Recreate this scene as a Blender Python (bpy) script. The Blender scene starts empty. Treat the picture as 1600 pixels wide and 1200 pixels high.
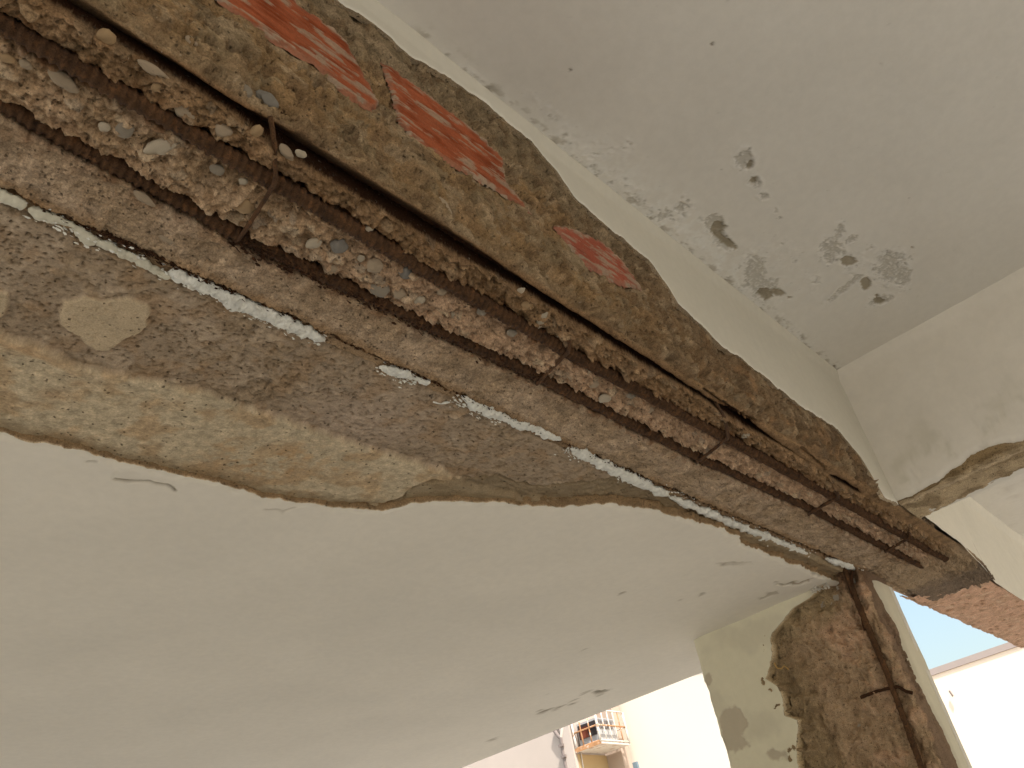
import bpy, math, random
import numpy as np
from mathutils import Matrix, Vector

# ------------------------------------------------------------------ camera, world, sun, exposure
sc = bpy.context.scene
C = sc.collection
H0 = 1.6                                    # eye height of the photographer
F = 1350.0                                  # focal length in pixels of the 1600 px wide photograph
CAM = np.array([[0.66631821, -0.72475738, -0.17534764],     # rows: image right, image down, forward
                [0.32082278,  0.49092065, -0.80998127],
                [0.67312168,  0.48344975,  0.55962804]])
cd = bpy.data.cameras.new('camera')
cam = bpy.data.objects.new('camera', cd); C.objects.link(cam)
cd.sensor_fit = 'HORIZONTAL'; cd.sensor_width = 36; cd.lens = 36 * F / 1600
cd.clip_start = 0.02; cd.clip_end = 2000
r_, d_, f_ = CAM
cam.matrix_world = Matrix(((r_[0], -d_[0], -f_[0], 0), (r_[1], -d_[1], -f_[1], 0), (r_[2], -d_[2], -f_[2], H0), (0, 0, 0, 1)))
sc.camera = cam

SUN_EL, SUN_AZ = math.radians(58), math.radians(240)    # azimuth of the direction to the sun, from +X towards +Y
sdir = Vector((math.cos(SUN_EL) * math.cos(SUN_AZ), math.cos(SUN_EL) * math.sin(SUN_AZ), math.sin(SUN_EL)))
w = bpy.data.worlds.new('World'); sc.world = w; w.use_nodes = True
nt = w.node_tree; bg = nt.nodes['Background']
sky = nt.nodes.new('ShaderNodeTexSky'); sky.sky_type = 'NISHITA'; sky.sun_disc = False
sky.sun_elevation = SUN_EL; sky.sun_rotation = math.pi / 2 - SUN_AZ
sky.air_density = 1.7; sky.dust_density = 4.0; sky.ozone_density = 1.5
nt.links.new(sky.outputs[0], bg.inputs[0]); bg.inputs[1].default_value = 0.15
sl = bpy.data.lights.new('sun', 'SUN'); sl.energy = 4.6; sl.angle = math.radians(0.5); sl.color = (1.0, 0.95, 0.88)
so = bpy.data.objects.new('sun', sl); C.objects.link(so); so.location = (0, 0, 30)
so.rotation_euler = sdir.to_track_quat('Z', 'Y').to_euler()
sc.view_settings.view_transform = 'Standard'; sc.view_settings.look = 'None'
sc.view_settings.gamma = 1; sc.view_settings.use_curve_mapping = False
sc.view_settings.exposure = 0.78
sc.render.engine = 'CYCLES'
sc.cycles.max_bounces = 10; sc.cycles.diffuse_bounces = 6

rnd = random.Random(7)

# ------------------------------------------------------------------ measuring helpers (heights relative to the eye)
def ray(u, v): return CAM.T @ np.array([u - 800.0, v - 600.0, F])
def onz(u, v, z): d = ray(u, v); return d * (z / d[2])
def ony(u, v, y): d = ray(u, v); return d * (y / d[1])
def onx(u, v, x): d = ray(u, v); return d * (x / d[0])
def px(P):
    q = P @ CAM.T
    dep = np.maximum(q[..., 2], 0.05)
    return q[..., 0] / dep * F + 800, q[..., 1] / dep * F + 600, dep

# ------------------------------------------------------------------ noise
def _h(ix, iy, s):
    n = (ix.astype(np.int64) * 374761393 + iy.astype(np.int64) * 668265263 + s * 1274126177) & 0xffffffff
    n = ((n ^ (n >> 13)) * 1274126177) & 0xffffffff
    n = ((n ^ (n >> 16)) * 2246822519) & 0xffffffff
    return ((n ^ (n >> 15)) & 0xffffff) / float(0x1000000)
def noise(x, y, s=0):
    ix = np.floor(x); iy = np.floor(y); fx = x - ix; fy = y - iy
    def g(dx, dy):
        a = _h(ix + dx, iy + dy, s) * 2 * math.pi
        return np.cos(a) * (fx - dx) + np.sin(a) * (fy - dy)
    ux = fx * fx * fx * (fx * (fx * 6 - 15) + 10); uy = fy * fy * fy * (fy * (fy * 6 - 15) + 10)
    a = g(0, 0); b = g(1, 0); c = g(0, 1); d = g(1, 1)
    return ((a + (b - a) * ux) * (1 - uy) + (c + (d - c) * ux) * uy) * 1.5
def fbm(x, y, sc_, o=4, s=0, gain=.5):
    r = 0; a = 1; f = sc_
    for i in range(o):
        r = r + a * noise(x * f + 17.3 * i, y * f + 9.1 * i, s + i * 13); a *= gain; f *= 2.03
    return r
def ridge(x, y, sc_, o=4, s=0):
    r = 0; a = 1; f = sc_
    for i in range(o):
        r = r + a * (1 - np.abs(noise(x * f, y * f, s + i * 7)) * 2.2); a *= .5; f *= 2.1
    return r / 1.9 - .5
def worley(x, y, s=0):
    ix = np.floor(x); iy = np.floor(y)
    f1 = np.full(x.shape, 9.0); f2 = np.full(x.shape, 9.0); idr = np.zeros(x.shape)
    for dx in (-1, 0, 1):
        for dy in (-1, 0, 1):
            cx = ix + dx; cy = iy + dy
            d = np.hypot(cx + .1 + .8 * _h(cx, cy, s) - x, cy + .1 + .8 * _h(cx, cy, s + 5) - y)
            near = d < f1
            f2 = np.where(near, f1, np.minimum(f2, d)); idr = np.where(near, _h(cx, cy, s + 9), idr); f1 = np.where(near, d, f1)
    return f1, f2, idr
def ss(a, b, x):
    t = np.clip((x - a) / (b - a), 0, 1); return t * t * (3 - 2 * t)
def mix(a, b, m):
    m = np.asarray(m)[..., None]; return a * (1 - m) + np.asarray(b) * m
def seg_dist(u, v, pts):
    best = np.full(u.shape, 1e9)
    for (x0, y0), (x1, y1) in zip(pts[:-1], pts[1:]):
        dx, dy = x1 - x0, y1 - y0; L = dx * dx + dy * dy
        t = np.clip(((u - x0) * dx + (v - y0) * dy) / L, 0, 1)
        best = np.minimum(best, np.hypot(u - x0 - t * dx, v - y0 - t * dy))
    return best
def in_poly(u, v, pts):
    ins = np.zeros(u.shape, bool); n = len(pts)
    for i in range(n):
        x0, y0 = pts[i]; x1, y1 = pts[(i + 1) % n]
        c = ((y0 > v) != (y1 > v)) & (u < (x1 - x0) * (v - y0) / ((y1 - y0) if y1 != y0 else 1e-9) + x0)
        ins ^= c
    return ins
def sdf(u, v, pts):
    d = seg_dist(u, v, list(pts) + [pts[0]]); return np.where(in_poly(u, v, pts), -d, d)

# ------------------------------------------------------------------ materials
MATS = {}
def mat(name, col, rough=.9, var=.12, vs=6, bump=.3, bs=40, bd=.002, spots=None, metal=0, attr=False, coords='Object', spec=.2, fine=None, stain=None, pits=None, b2=.8):
    m = bpy.data.materials.new(name); m.use_nodes = True; MATS[name] = m
    t = m.node_tree; N = t.nodes; L = t.links; b = N['Principled BSDF']
    b.inputs['Roughness'].default_value = rough; b.inputs['Metallic'].default_value = metal
    b.inputs['Specular IOR Level'].default_value = spec
    tc = N.new('ShaderNodeTexCoord'); co = tc.outputs[coords]
    def nz(scale, det=6, ro=.6, dist=0):
        n = N.new('ShaderNodeTexNoise'); n.inputs['Scale'].default_value = scale; n.inputs['Detail'].default_value = det
        n.inputs['Roughness'].default_value = ro; n.inputs['Distortion'].default_value = dist; L.new(co, n.inputs['Vector']); return n.outputs['Fac']
    def mr(src, a, b_, c, d):
        n = N.new('ShaderNodeMapRange'); L.new(src, n.inputs[0])
        for i, q in enumerate((a, b_, c, d)): n.inputs[i + 1].default_value = q
        return n.outputs[0]
    def mixc(fac, A, B, mode='MIX'):
        n = N.new('ShaderNodeMix'); n.data_type = 'RGBA'; n.blend_type = mode
        for s_, q in ((n.inputs[0], fac), (n.inputs[6], A), (n.inputs[7], B)):
            if isinstance(q, (int, float)): s_.default_value = q
            elif isinstance(q, tuple): s_.default_value = (*q, 1)
            else: L.new(q, s_)
        return n.outputs[2]
    if attr:
        a = N.new('ShaderNodeAttribute'); a.attribute_name = 'Col'; base = a.outputs['Color']
        if name != 'ceiling_plaster' and name != 'terracotta': base = mixc(1.0, base, (1.05, .935, .81), 'MULTIPLY')
    else:
        base = tuple(col)
    v = mr(nz(vs), .3, .7, 1 - var, 1 + var)
    cmb = N.new('ShaderNodeCombineColor')
    for i in range(3): L.new(v, cmb.inputs[i])
    out = mixc(1.0, base, cmb.outputs[0], 'MULTIPLY')
    if fine:
        v2 = mr(nz(fine[0], 3, .7), .35, .65, 1 - fine[1], 1 + fine[1])
        c2 = N.new('ShaderNodeCombineColor')
        for i in range(3): L.new(v2, c2.inputs[i])
        out = mixc(1.0, out, c2.outputs[0], 'MULTIPLY')
    for sp in (spots or []):       # (scale, lo, hi, colour, amount)
        out = mixc(mr(nz(sp[0], 5, .65), sp[1], sp[2], 0, sp[4]), out, tuple(sp[3]))
    if stain: out = mixc(mr(nz(stain[0], 4, .6, 1.2), stain[1], stain[2], 0, stain[4]), out, tuple(stain[3]))
    pm_ = None
    if pits:      # (scale, share of cells, radius, darkening)
        vo = N.new('ShaderNodeTexVoronoi'); vo.inputs['Scale'].default_value = pits[0]
        wr = N.new('ShaderNodeVectorMath'); wr.operation = 'ADD'; nn = N.new('ShaderNodeTexNoise'); nn.inputs['Scale'].default_value = pits[0] * 1.3
        L.new(co, nn.inputs['Vector']); sc_ = N.new('ShaderNodeVectorMath'); sc_.operation = 'SCALE'; sc_.inputs[3].default_value = .9 / pits[0]
        L.new(nn.outputs['Color'], sc_.inputs[0]); L.new(co, wr.inputs[0]); L.new(sc_.outputs[0], wr.inputs[1]); L.new(wr.outputs[0], vo.inputs['Vector'])
        se = N.new('ShaderNodeSeparateColor'); L.new(vo.outputs['Color'], se.inputs[0])
        a1 = mr(se.outputs[0], 1 - pits[1], 1 - pits[1] + .02, 0, 1); a2 = mr(vo.outputs['Distance'], pits[2], pits[2] * .45, 0, 1)
        mu = N.new('ShaderNodeMath'); mu.operation = 'MULTIPLY'; L.new(a1, mu.inputs[0]); L.new(a2, mu.inputs[1]); pm_ = mu.outputs[0]
        dk = N.new('ShaderNodeMath'); dk.operation = 'MULTIPLY'; L.new(pm_, dk.inputs[0]); dk.inputs[1].default_value = pits[3]
        out = mixc(dk.outputs[0], out, (.07, .05, .032))
    L.new(out, b.inputs['Base Color'])
    if bump:
        h = nz(bs, 8, .65); bn = N.new('ShaderNodeBump'); bn.inputs['Strength'].default_value = bump; bn.inputs['Distance'].default_value = bd
        L.new(h, bn.inputs['Height'])
        h2 = nz(bs * .08, 3, .5); bn2 = N.new('ShaderNodeBump'); bn2.inputs['Strength'].default_value = bump * b2; bn2.inputs['Distance'].default_value = bd * 6
        L.new(h2, bn2.inputs['Height']); L.new(bn.outputs[0], bn2.inputs['Normal']); last = bn2
        if pm_ is not None:
            b3 = N.new('ShaderNodeBump'); b3.invert = True; b3.inputs['Strength'].default_value = .9; b3.inputs['Distance'].default_value = .003
            L.new(pm_, b3.inputs['Height']); L.new(last.outputs[0], b3.inputs['Normal']); last = b3
        L.new(last.outputs[0], b.inputs['Normal'])
    return m
M_conc = mat('broken_concrete', (0, 0, 0), 1, .18, 22, .50, 520, .0012, attr=True, fine=(330, .30), spec=.08, pits=(135, .22, .36, .75), b2=.25,
             spots=[(170, .60, .68, (.06, .045, .03), .65), (120, .66, .72, (.55, .48, .38), .35)])
M_mort = mat('slab_mortar', (0, 0, 0), 1, .10, 22, .45, 520, .0012, attr=True, fine=(330, .16), spec=.08, pits=(120, .13, .34, .75), b2=.25)
M_plast = mat('ceiling_plaster', (0, 0, 0), .85, .035, 2.2, .20, 60, .0014, attr=True, fine=(35, .02), spec=.15)
M_flat = mat('painted_plaster', (.68, .65, .575), .85, .05, 2.0, .30, 60, .0014, fine=(30, .03), spec=.15)
M_rust = mat('rusty_steel', (.070, .034, .014), .85, .45, 40, .7, 300, .0012, fine=(420, .35), spec=.25,
             spots=[(70, .54, .66, (.19, .085, .032), .5), (150, .56, .66, (.014, .008, .005), .8)])
M_rustd = mat('dark_rust', (.040, .017, .0065), .9, .4, 60, .8, 300, .0015, fine=(420, .35), spec=.2,
              spots=[(90, .58, .70, (.16, .06, .02), .6)])
M_foam = mat('white_foam', (.80, .79, .71), .9, .12, 60, .9, 260, .003, spec=.1, spots=[(45, .62, .75, (.42, .38, .28), .5)])
M_foamg = mat('dirty_foam', (.62, .59, .47), .9, .12, 30, .5, 160, .002, spec=.1, spots=[(45, .55, .75, (.30, .25, .16), .6)])
M_brick = mat('terracotta', (0, 0, 0), .9, .14, 14, .35, 300, .001, attr=True, fine=(200, .10), spec=.12)
M_peb = [mat('river_pebble', c, .75, .12, 30, .25, 200, .0006, fine=(200, .06), spec=.25, spots=[(60, .55, .72, (c[0] * .6, c[1] * .58, c[2] * .55), .6)])
         for c in ((.235, .20, .15), (.32, .25, .17), (.18, .165, .14), (.33, .225, .12), (.40, .34, .25))]
M_tan = mat('tan_render', (.50, .34, .23), 1, .12, 9, .9, 38, .010, spots=[(16, .62, .72, (.20, .11, .065), .75), (26, .66, .72, (.55, .40, .28), .6)], fine=(60, .12))
M_cream = mat('cream_wall', (.88, .73, .58), .9, .03, .6, .1, 12, .003)
M_white = mat('white_wall', (.72, .64, .54), .9, .03, .5, .1, 12, .003)
M_lilac_shade = mat('lilac_shade_wall', (.46, .395, .345), .9, .05, .8, .15, 12, .003)  # darker tone stands in for the shade on this building
M_ochre = mat('ochre_wall', (.44, .32, .17), .9, .06, .8, .15, 12, .003)
M_coping = mat('coping_stone', (.36, .30, .27), .9, .06, 2, .2, 12, .003)
M_ground = mat('pale_paving', (.42, .395, .355), .9, .12, .7, .2, 12, .003)
M_floor = mat('porch_floor', (.44, .42, .385), .7, .08, 1.2, .1, 12, .002)
M_slab = mat('bare_concrete', (.34, .30, .24), .95, .1, 3, .3, 30, .003)
M_bar = mat('peeling_white_bar', (.62, .57, .50), .6, .1, 20, .2, 80, .001, spots=[(9, .56, .62, (.34, .17, .08), .8)])
M_barr = mat('rusty_bar', (.40, .21, .10), .8, .2, 20, .2, 80, .001, spots=[(9, .55, .62, (.70, .60, .50), .8)])
M_ac = mat('ac_casing', (.42, .41, .40), .5, .05, 4, 0)
M_acd = mat('ac_grille', (.035, .03, .03), .7, .1, 4, 0)
M_acr = mat('rusted_panel', (.16, .045, .025), .8, .2, 9, 0)
M_pipe = mat('grey_pipe', (.20, .165, .15), .6, .1, 5, 0)
M_frame = mat('blue_grey_frame', (.16, .22, .26), .5, .05, 5, 0)
M_glass = mat('window_glass', (.35, .45, .50), .08, .02, 2, 0, spec=.8)

# ------------------------------------------------------------------ object helpers
def wloc(o):
    p = Vector((0, 0, 0))
    while o: p += o.location; o = o.parent
    return p
def mesh(name, V, Fc, m, parent=None, cols=None, smooth=True, base=None, **props):
    """V relative to the eye; Fc an int array (n,k) or list"""
    V = np.asarray(V, float).reshape(-1, 3).copy(); V[:, 2] += H0
    me = bpy.data.meshes.new(name)
    org = np.array(wloc(parent)) if parent else (np.array(base, float) if base is not None else V.mean(0))
    V = V - org
    if isinstance(Fc, np.ndarray):
        n, k = Fc.shape
        me.vertices.add(len(V)); me.vertices.foreach_set('co', V.astype(np.float32).ravel())
        me.loops.add(n * k); me.loops.foreach_set('vertex_index', Fc.astype(np.int32).ravel())
        me.polygons.add(n); me.polygons.foreach_set('loop_start', np.arange(0, n * k, k, dtype=np.int32))
        me.update(calc_edges=True)
    else:
        me.from_pydata([tuple(p) for p in V], [], Fc)
    if cols is not None:
        a = me.color_attributes.new('Col', 'FLOAT_COLOR', 'POINT')
        a.data.foreach_set('color', np.concatenate([cols.reshape(-1, 3), np.ones((len(V), 1))], 1).astype(np.float32).ravel())
    if smooth: me.polygons.foreach_set('use_smooth', np.ones(len(me.polygons), bool))
    me.materials.append(m)
    o = bpy.data.objects.new(name, me); C.objects.link(o)
    if parent: o.parent = parent
    else: o.location = org
    for k_, v_ in props.items(): o[k_] = v_
    return o
def grid(name, P, keep, m, parent=None, cols=None, flip=False, **props):
    """P (a,b,3); keep (a-1,b-1) bool"""
    a, b = P.shape[:2]; idx = np.arange(a * b).reshape(a, b)
    q = np.stack([idx[:-1, :-1], idx[1:, :-1], idx[1:, 1:], idx[:-1, 1:]], -1)
    if keep is not None: q = q[keep]
    q = q.reshape(-1, 4)
    if flip: q = q[:, ::-1]
    used = np.zeros(a * b, bool); used[q.ravel()] = True
    new = np.cumsum(used) - 1
    return mesh(name, P.reshape(-1, 3)[used], new[q], m, parent, None if cols is None else cols.reshape(-1, 3)[used], **props)
def boxdata(x0, x1, y0, y1, z0, z1):
    v = [(x, y, z) for x in (x0, x1) for y in (y0, y1) for z in (z0, z1)]
    f = [(0, 1, 3, 2), (4, 6, 7, 5), (0, 4, 5, 1), (2, 3, 7, 6), (0, 2, 6, 4), (1, 5, 7, 3)]
    return v, f
def box(name, x0, x1, y0, y1, z0, z1, m, parent=None, **props):
    v, f = boxdata(x0, x1, y0, y1, z0, z1); return mesh(name, v, f, m, parent, smooth=False, **props)
def empty(name, loc, label, cat, group=None):
    o = bpy.data.objects.new(name, None); C.objects.link(o); o.location = (loc[0], loc[1], loc[2] + H0)
    o['label'] = label; o['category'] = cat; o['kind'] = 'thing'
    if group: o['group'] = group
    return o
def tube(name, path, rad, m, parent, sides=14, ribs=None, rough=.0, seed=0, **props):
    path = np.asarray(path, float); n = len(path)
    T = np.gradient(path, axis=0); T /= np.linalg.norm(T, axis=1)[:, None]
    up = np.array([0, 0, 1.0]) if abs(T[n // 2, 2]) < .8 else np.array([1.0, 0, 0])
    A = np.cross(T, up); A /= np.linalg.norm(A, axis=1)[:, None]; B = np.cross(A, T)
    s = np.concatenate([[0], np.cumsum(np.linalg.norm(np.diff(path, axis=0), axis=1))])
    th = np.linspace(0, 2 * math.pi, sides, endpoint=False)
    S, TH = np.meshgrid(s, th, indexing='ij')
    R = np.broadcast_to(np.asarray(rad, float).reshape(-1, 1) if np.ndim(rad) else rad, S.shape).copy()
    if ribs:
        ph = S / ribs[0] + TH / (2 * math.pi) * 1.0
        tri = np.abs((ph % 1) - .5) * 2
        R *= 1 + ribs[1] * (ss(.45, .75, tri) - .4)
        R *= 1 + .07 * ss(.9, .97, np.abs(np.cos(TH)))
    if rough: R *= 1 + rough * fbm(S * 1.0, np.cos(TH) * .02 + np.sin(TH) * .013, 60, 4, seed)
    P = path[:, None, :] + R[..., None] * (np.cos(TH)[..., None] * A[:, None, :] + np.sin(TH)[..., None] * B[:, None, :])
    a, b = S.shape; idx = np.arange(a * b).reshape(a, b); nx = np.roll(idx, -1, 1)
    q = np.stack([idx[:-1], idx[1:], nx[1:], nx[:-1]], -1).reshape(-1, 4)
    V = np.concatenate([P.reshape(-1, 3), path[:1], path[-1:]])
    fl = [tuple(t) for t in q] if len(q) < 1 else None
    caps = np.array([[idx[0, i], nx[0, i], a * b, a * b] for i in range(b)] + [[nx[-1, i], idx[-1, i], a * b + 1, a * b + 1] for i in range(b)])
    me_f = [tuple(int(k) for k in t) for t in q] + [tuple(int(k) for k in t[:3]) for t in caps]
    return mesh(name, V, me_f, m, parent, **props)
def interp(x, pts, i=0):
    pts = sorted(pts); return np.interp(x, [p[0] for p in pts], [p[1] for p in pts])
def jag(x, s, amp, sc0=9):      # 1-D broken-edge noise
    z = np.zeros_like(x) + s * 3.7
    return amp * (fbm(x, z, sc0, 5, s, .55) + .35 * (noise(x * sc0 * 9, z, s + 3) > .12) * noise(x * sc0 * 5, z, s + 4))

# ================================================================== LARGE STRUCTURE
YA = .622          # side face of the old concrete beam
ZC = 1.50          # high ceiling above the eye
PL = (.77, .72, .615)
mesh('ground', [(-60, -60, -1.62), (120, -60, -1.62), (120, 120, -1.62), (-60, 120, -1.62)], [(0, 1, 2, 3)], M_ground, smooth=False, kind='structure')
box('porch_floor', -4, 3.6, -4, 9, -1.612, -1.60, M_floor, kind='structure')

# roof mass above the plaster (bare concrete carrying the ceilings)
box('roof_slab', -4, 3.585, .99, 9, 1.035, 1.34, M_slab, kind='structure')
box('upper_roof_slab', -4, 7.5, -4, .60, 1.60, 1.75, M_slab, kind='structure')

box('light_cut_wall', -4, 7.5, -7.25, -7.01, -1.6, 1.2, M_flat, None, label='plain white wall added out of view to cut light at the open side of the porch', category='wall')  # unseen wall, added to hold back light from the open side
# ---------------- the broken beam
beam = empty('damaged_beam', (2.0, .78, 1.0), 'broken concrete beam crossing the ceiling with exposed rusty rebar and red bricks', 'beam')
box('core', -4, 3.93, .675, .955, 1.06, 1.74, M_slab, beam)
box('rough_soffit', -4, -.352, .624, .984, 1.002, 1.058, M_slab, beam); box('rough_side', -4, -.352, .622, .674, 1.061, 1.50, M_slab, beam)

def r1_t(x): return interp(x, [(-.6, .703), (.14, .703), (.516, .709), (1.2, .72), (1.824, .715), (2.48, .709), (3.5, .708)])
def r2_t(x): return interp(x, [(-.6, .80), (.19, .819), (.535, .838), (1.232, .818), (1.862, .816), (2.483, .797), (3.5, .797)])
def r3_t(x): return interp(x, [(-.6, .628), (.2, .632), (.47, .638), (1.04, .642), (1.73, .648), (2.3, .652), (2.8, .65)])
def foam_t(x): return interp(x, [(-.6, .958), (.25, .960), (.79, .960), (1.56, .974), (2.2, .966), (3.05, .957)])
# broken plaster edges as curves over x
PB = sorted([tuple(onz(u, v, 1.0)[:2]) for u, v in [(0, 660), (110, 685), (200, 710), (330, 738), (420, 765), (520, 780), (600, 785), (640, 775), (700, 770), (760, 773), (830, 778), (900, 778), (960, 775), (1040, 792), (1120, 815), (1180, 850), (1240, 872), (1290, 893)]])
PB = [(-.8, 1.56), (.2, 1.53)] + PB + [(3.3, 1.02), (3.7, 1.02)]
def yb(x): return interp(x, PB) + jag(x, 3, .009, 12) + jag(x, 5, .010, 5) * ss(1.9, 2.3, x)
SB = sorted([(p[0], p[2]) for p in [ony(u, v, .61) for u, v in [(530, 0), (590, 40), (650, 90), (700, 118), (760, 160), (800, 195), (835, 225), (870, 265), (900, 310), (960, 362), (1015, 405), (1046, 448), (1060, 474), (1100, 510), (1130, 542), (1160, 560), (1200, 592), (1260, 640), (1310, 670), (1345, 712), (1365, 745), (1382, 775)]]])
SB = [(-.8, 1.495), (.5, 1.495)] + SB + [(2.75, .99)]
def zb(x): return np.minimum(interp(x, SB) + jag(x, 21, .008, 14), 1.497)

X = [-.35]
while X[-1] < 3.97: X.append(X[-1] + .00145 * (.95 + .67 * max(X[-1], -.2)))
X = np.array(X)
Ts = np.concatenate([np.arange(.095, YA - .004, .0019), np.arange(YA - .003, .674, .0007), np.arange(.675, .982, .00165)])
XX, TT = np.meshgrid(X, Ts, indexing='ij')
RC = .018                                                     # arris rounding
def beam_frame(t):
    """base point (y,z) and outward normal for the sheet coordinate t"""
    a = np.clip((t - (YA - RC)) / (2 * RC), 0, 1) * math.pi / 2
    y = np.where(t > YA, np.maximum(t, YA), YA); z = np.where(t > YA, 1.0, 1.0 + (YA - t))
    inarc = (t > YA - RC) & (t < YA + RC)
    y = np.where(inarc, YA + RC - RC * np.cos(a), y); z = np.where(inarc, 1.0 + RC - RC * np.sin(a), z)
    return y, z, -np.cos(a), -np.sin(a)
Yb, Zb, Ny, Nz = beam_frame(TT)
U, V, DEP = px(np.stack([XX, Yb, Zb], -1))
mpp = DEP / F                                                 # metres per photo pixel

n1 = fbm(XX, TT, 9, 4, 1); n2 = fbm(XX, TT, 45, 5, 2); n3 = fbm(XX, TT, 160, 3, 3)
rg = ridge(XX, TT, 38, 4, 11)
wx = XX + .004 * noise(XX * 60, TT * 60, 31); wt = TT + .004 * noise(XX * 60 + 9, TT * 60, 32)
f1, f2, cid = worley(wx * 30, wt * 46, 4); g1, g2, gid = worley(wx * 75, wt * 95, 6)
T1 = r1_t(XX) + .0015 * noise(XX * 5, XX * 0 + .5, 8); T2 = r2_t(XX); T3 = r3_t(XX); TF = foam_t(XX)
D = .0020 * n2 + .0008 * n3
aggr = (TT > T3) & (TT < T2)
peb = np.where(cid > .70, 1, 0) * np.sqrt(np.clip(1 - (f1 / (.26 + .25 * _h(np.floor(cid * 999), np.floor(cid * 77), 3))) ** 2, 0, 1))
peb2 = np.where(gid > .55, 1, 0) * np.sqrt(np.clip(1 - (g1 / .40) ** 2, 0, 1))
zone_r = ss(T3 + .004, T3 + .012, TT) * (1 - ss(T2 - .012, T2 - .004, TT))     # aggregate strips
mid = ss(T1, T1 + .01, TT) * zone_r
D += zone_r * (.0055 + .0055 * peb + .0012 * peb2 + .0095 * rg + .0060 * n1 + .0035 * fbm(XX, TT, 70, 4, 22, .6)) - mid * .003
# shallow conchoidal scallops, steps across the strip
sc1, sc2, scid = worley(wx * 22 + 4, wt * 30, 12)
D += zone_r * (.011 * (scid - .5) * ss(0, .07, sc2 - sc1) + .006 * (sc1 - .4))
sd1, sd2, sdid = worley(wx * 55 + 9, wt * 80, 14)
D += zone_r * (.010 * (sdid - .5) * ss(0, .10, sd2 - sd1) + .003 * (sd1 - .4)) * (.5 + .5 * ss(.4, .9, XX))
# strip between second bar and the joint
zs = ss(T2 + .010, T2 + .018, TT) * (1 - ss(TF - .020, TF - .010, TT))
D += zs * (.004 + .0040 * n1 + .0034 * rg + .0014 * n2 + .0012 * n3 - .06 * np.clip(TT - (TF - .05), 0, .04))
D -= zs * .0035 * ss(.52, .30, f1) * (cid > .80)
# grooves
w1 = .0125 + .0035 * n2 + .002 * n1; w2 = .0155 + .005 * n2 + .005 * n1
w3 = interp(XX, [(-.6, .016), (.15, .016), (.25, .013), (.36, .009), (.42, .009), (.5, .019), (.7, .020), (.85, .016), (1.0, .009), (1.15, .009), (1.35, .008), (1.55, .004), (1.66, .003), (1.72, .008), (1.85, .009), (1.95, .002), (2.3, -.004), (2.35, .005), (2.5, .005), (2.6, -.01), (5, -.01)]) + .0020 * fbm(XX, XX * 0, 14, 4, 17, .6) + .001 * n1
def groove(t0, wd, dep, soft=.004): return -dep * (1 - ss(-soft, soft, np.abs(TT - t0) - wd))
far = 1 - ss(3.35, 3.50, XX)
D += groove(T1, w1, .018) * far + groove(T2, w2, .030 + .020 * ss(.62, .50, XX)) * (1 - ss(3.30, 3.46, XX)) + groove(T3 + .003, w3, .050, .0028)
jn = fbm(XX, TT * 0, 14, 3, 15)
D += groove(TF - .013, .0035 + .003 * jn, .014, .003) + groove(TF + .004, .012, .006, .004)
fr = (1 - ss(.0, .012, np.abs(TT - (TF - .013)))) * ss(.05, .25, XX)
D += fr * .006 * fbm(XX, TT, 230, 3, 44)
# ---- side face
side = 1 - ss(YA - .012, YA + .004, TT)
lay = YA - TT                                                  # height above the soffit
sb1, sb2, sbid = worley(wx * 14 + 3 + .3 * n1, wt * 22 + .3 * n2, 16)
D += side * (.004 + .008 * ss(1.0, 1.5, XX)) * (sbid - .5) * ss(0, .05, sb2 - sb1) + side * ss(1.0, 1.5, XX) * .008 * fbm(XX, TT, 18, 4, 53)
D += side * (.005 * (sbid - .5) * ss(0, .06, sb2 - sb1) + .0025 * fbm(XX, TT, 22, 4, 52))
D += side * (.006 * n1 + .0020 * n2 + .0045 * np.clip(rg, 0, 1) * ss(1.1, 1.6, XX) + .002)
D = D * (1 - .75 * ss(2.78, 2.9, XX) * (1 - ss(YA + .01, YA + .03, TT)))
D += side * ss(1.3, 1.9, XX) * ss(2.8, 2.7, XX) * (.006 * (scid - .5) + .006 * fbm(XX, TT, 16, 3, 51))
D -= side * ss(.020, .004, np.abs(lay - .055 - .02 * fbm(XX, XX * 0, 5, 3, 61))) * .006 * ss(.3, .6, XX)
BR = {1: [(300, -30), (345, 3), (400, 45), (450, 75), (500, 105), (535, 143), (583, 172), (590, 160), (580, 140), (553, 90), (540, 64), (510, 38), (464, 8), (440, -30)],
      2: [(597, 97), (640, 127), (683, 160), (727, 193), (760, 223), (785, 248), (789, 283), (830, 333), (766, 290), (700, 253), (650, 220), (622, 190), (612, 140)],
      3: [(866, 352), (905, 362), (940, 378), (972, 408), (1003, 452), (962, 440), (925, 420), (893, 392)]}
bs_ = {}
Uw = U + 3.0 * noise(XX * 70, TT * 70, 71); Vw = V + 3.0 * noise(XX * 70 + 5, TT * 70, 72)
ck1, ck2, ckid = worley(wx * 9 + .5 * n1, wt * 15 + .5 * n2, 18)
ckm = ss(-.15, .25, fbm(XX, TT, 5, 3, 19)) * (.35 + .65 * ss(.9, 1.4, XX))
D -= side * ckm * .007 * ss(.035, .006, ck2 - ck1)
D += side * (.014 * ss(.1, .4, fbm(XX, TT, 11, 5, 20, .6)) - .004 + .003 * fbm(XX, TT, 60, 4, 23, .6))
D = np.where(TT < YA - .03, np.minimum(D, .0095), D)
bm = np.zeros_like(U)
for k, p in BR.items():
    m = (U > min(q[0] for q in p) - 30) & (U < max(q[0] for q in p) + 30) & (V < max(q[1] for q in p) + 30) & (TT < YA)
    s_ = np.full(U.shape, 99.0); s_[m] = sdf(Uw[m], Vw[m], p); bs_[k] = s_
    D = np.where(s_ < 6, np.minimum(D, -.008 + np.clip(s_, 0, 6) * .0018), D)
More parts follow.
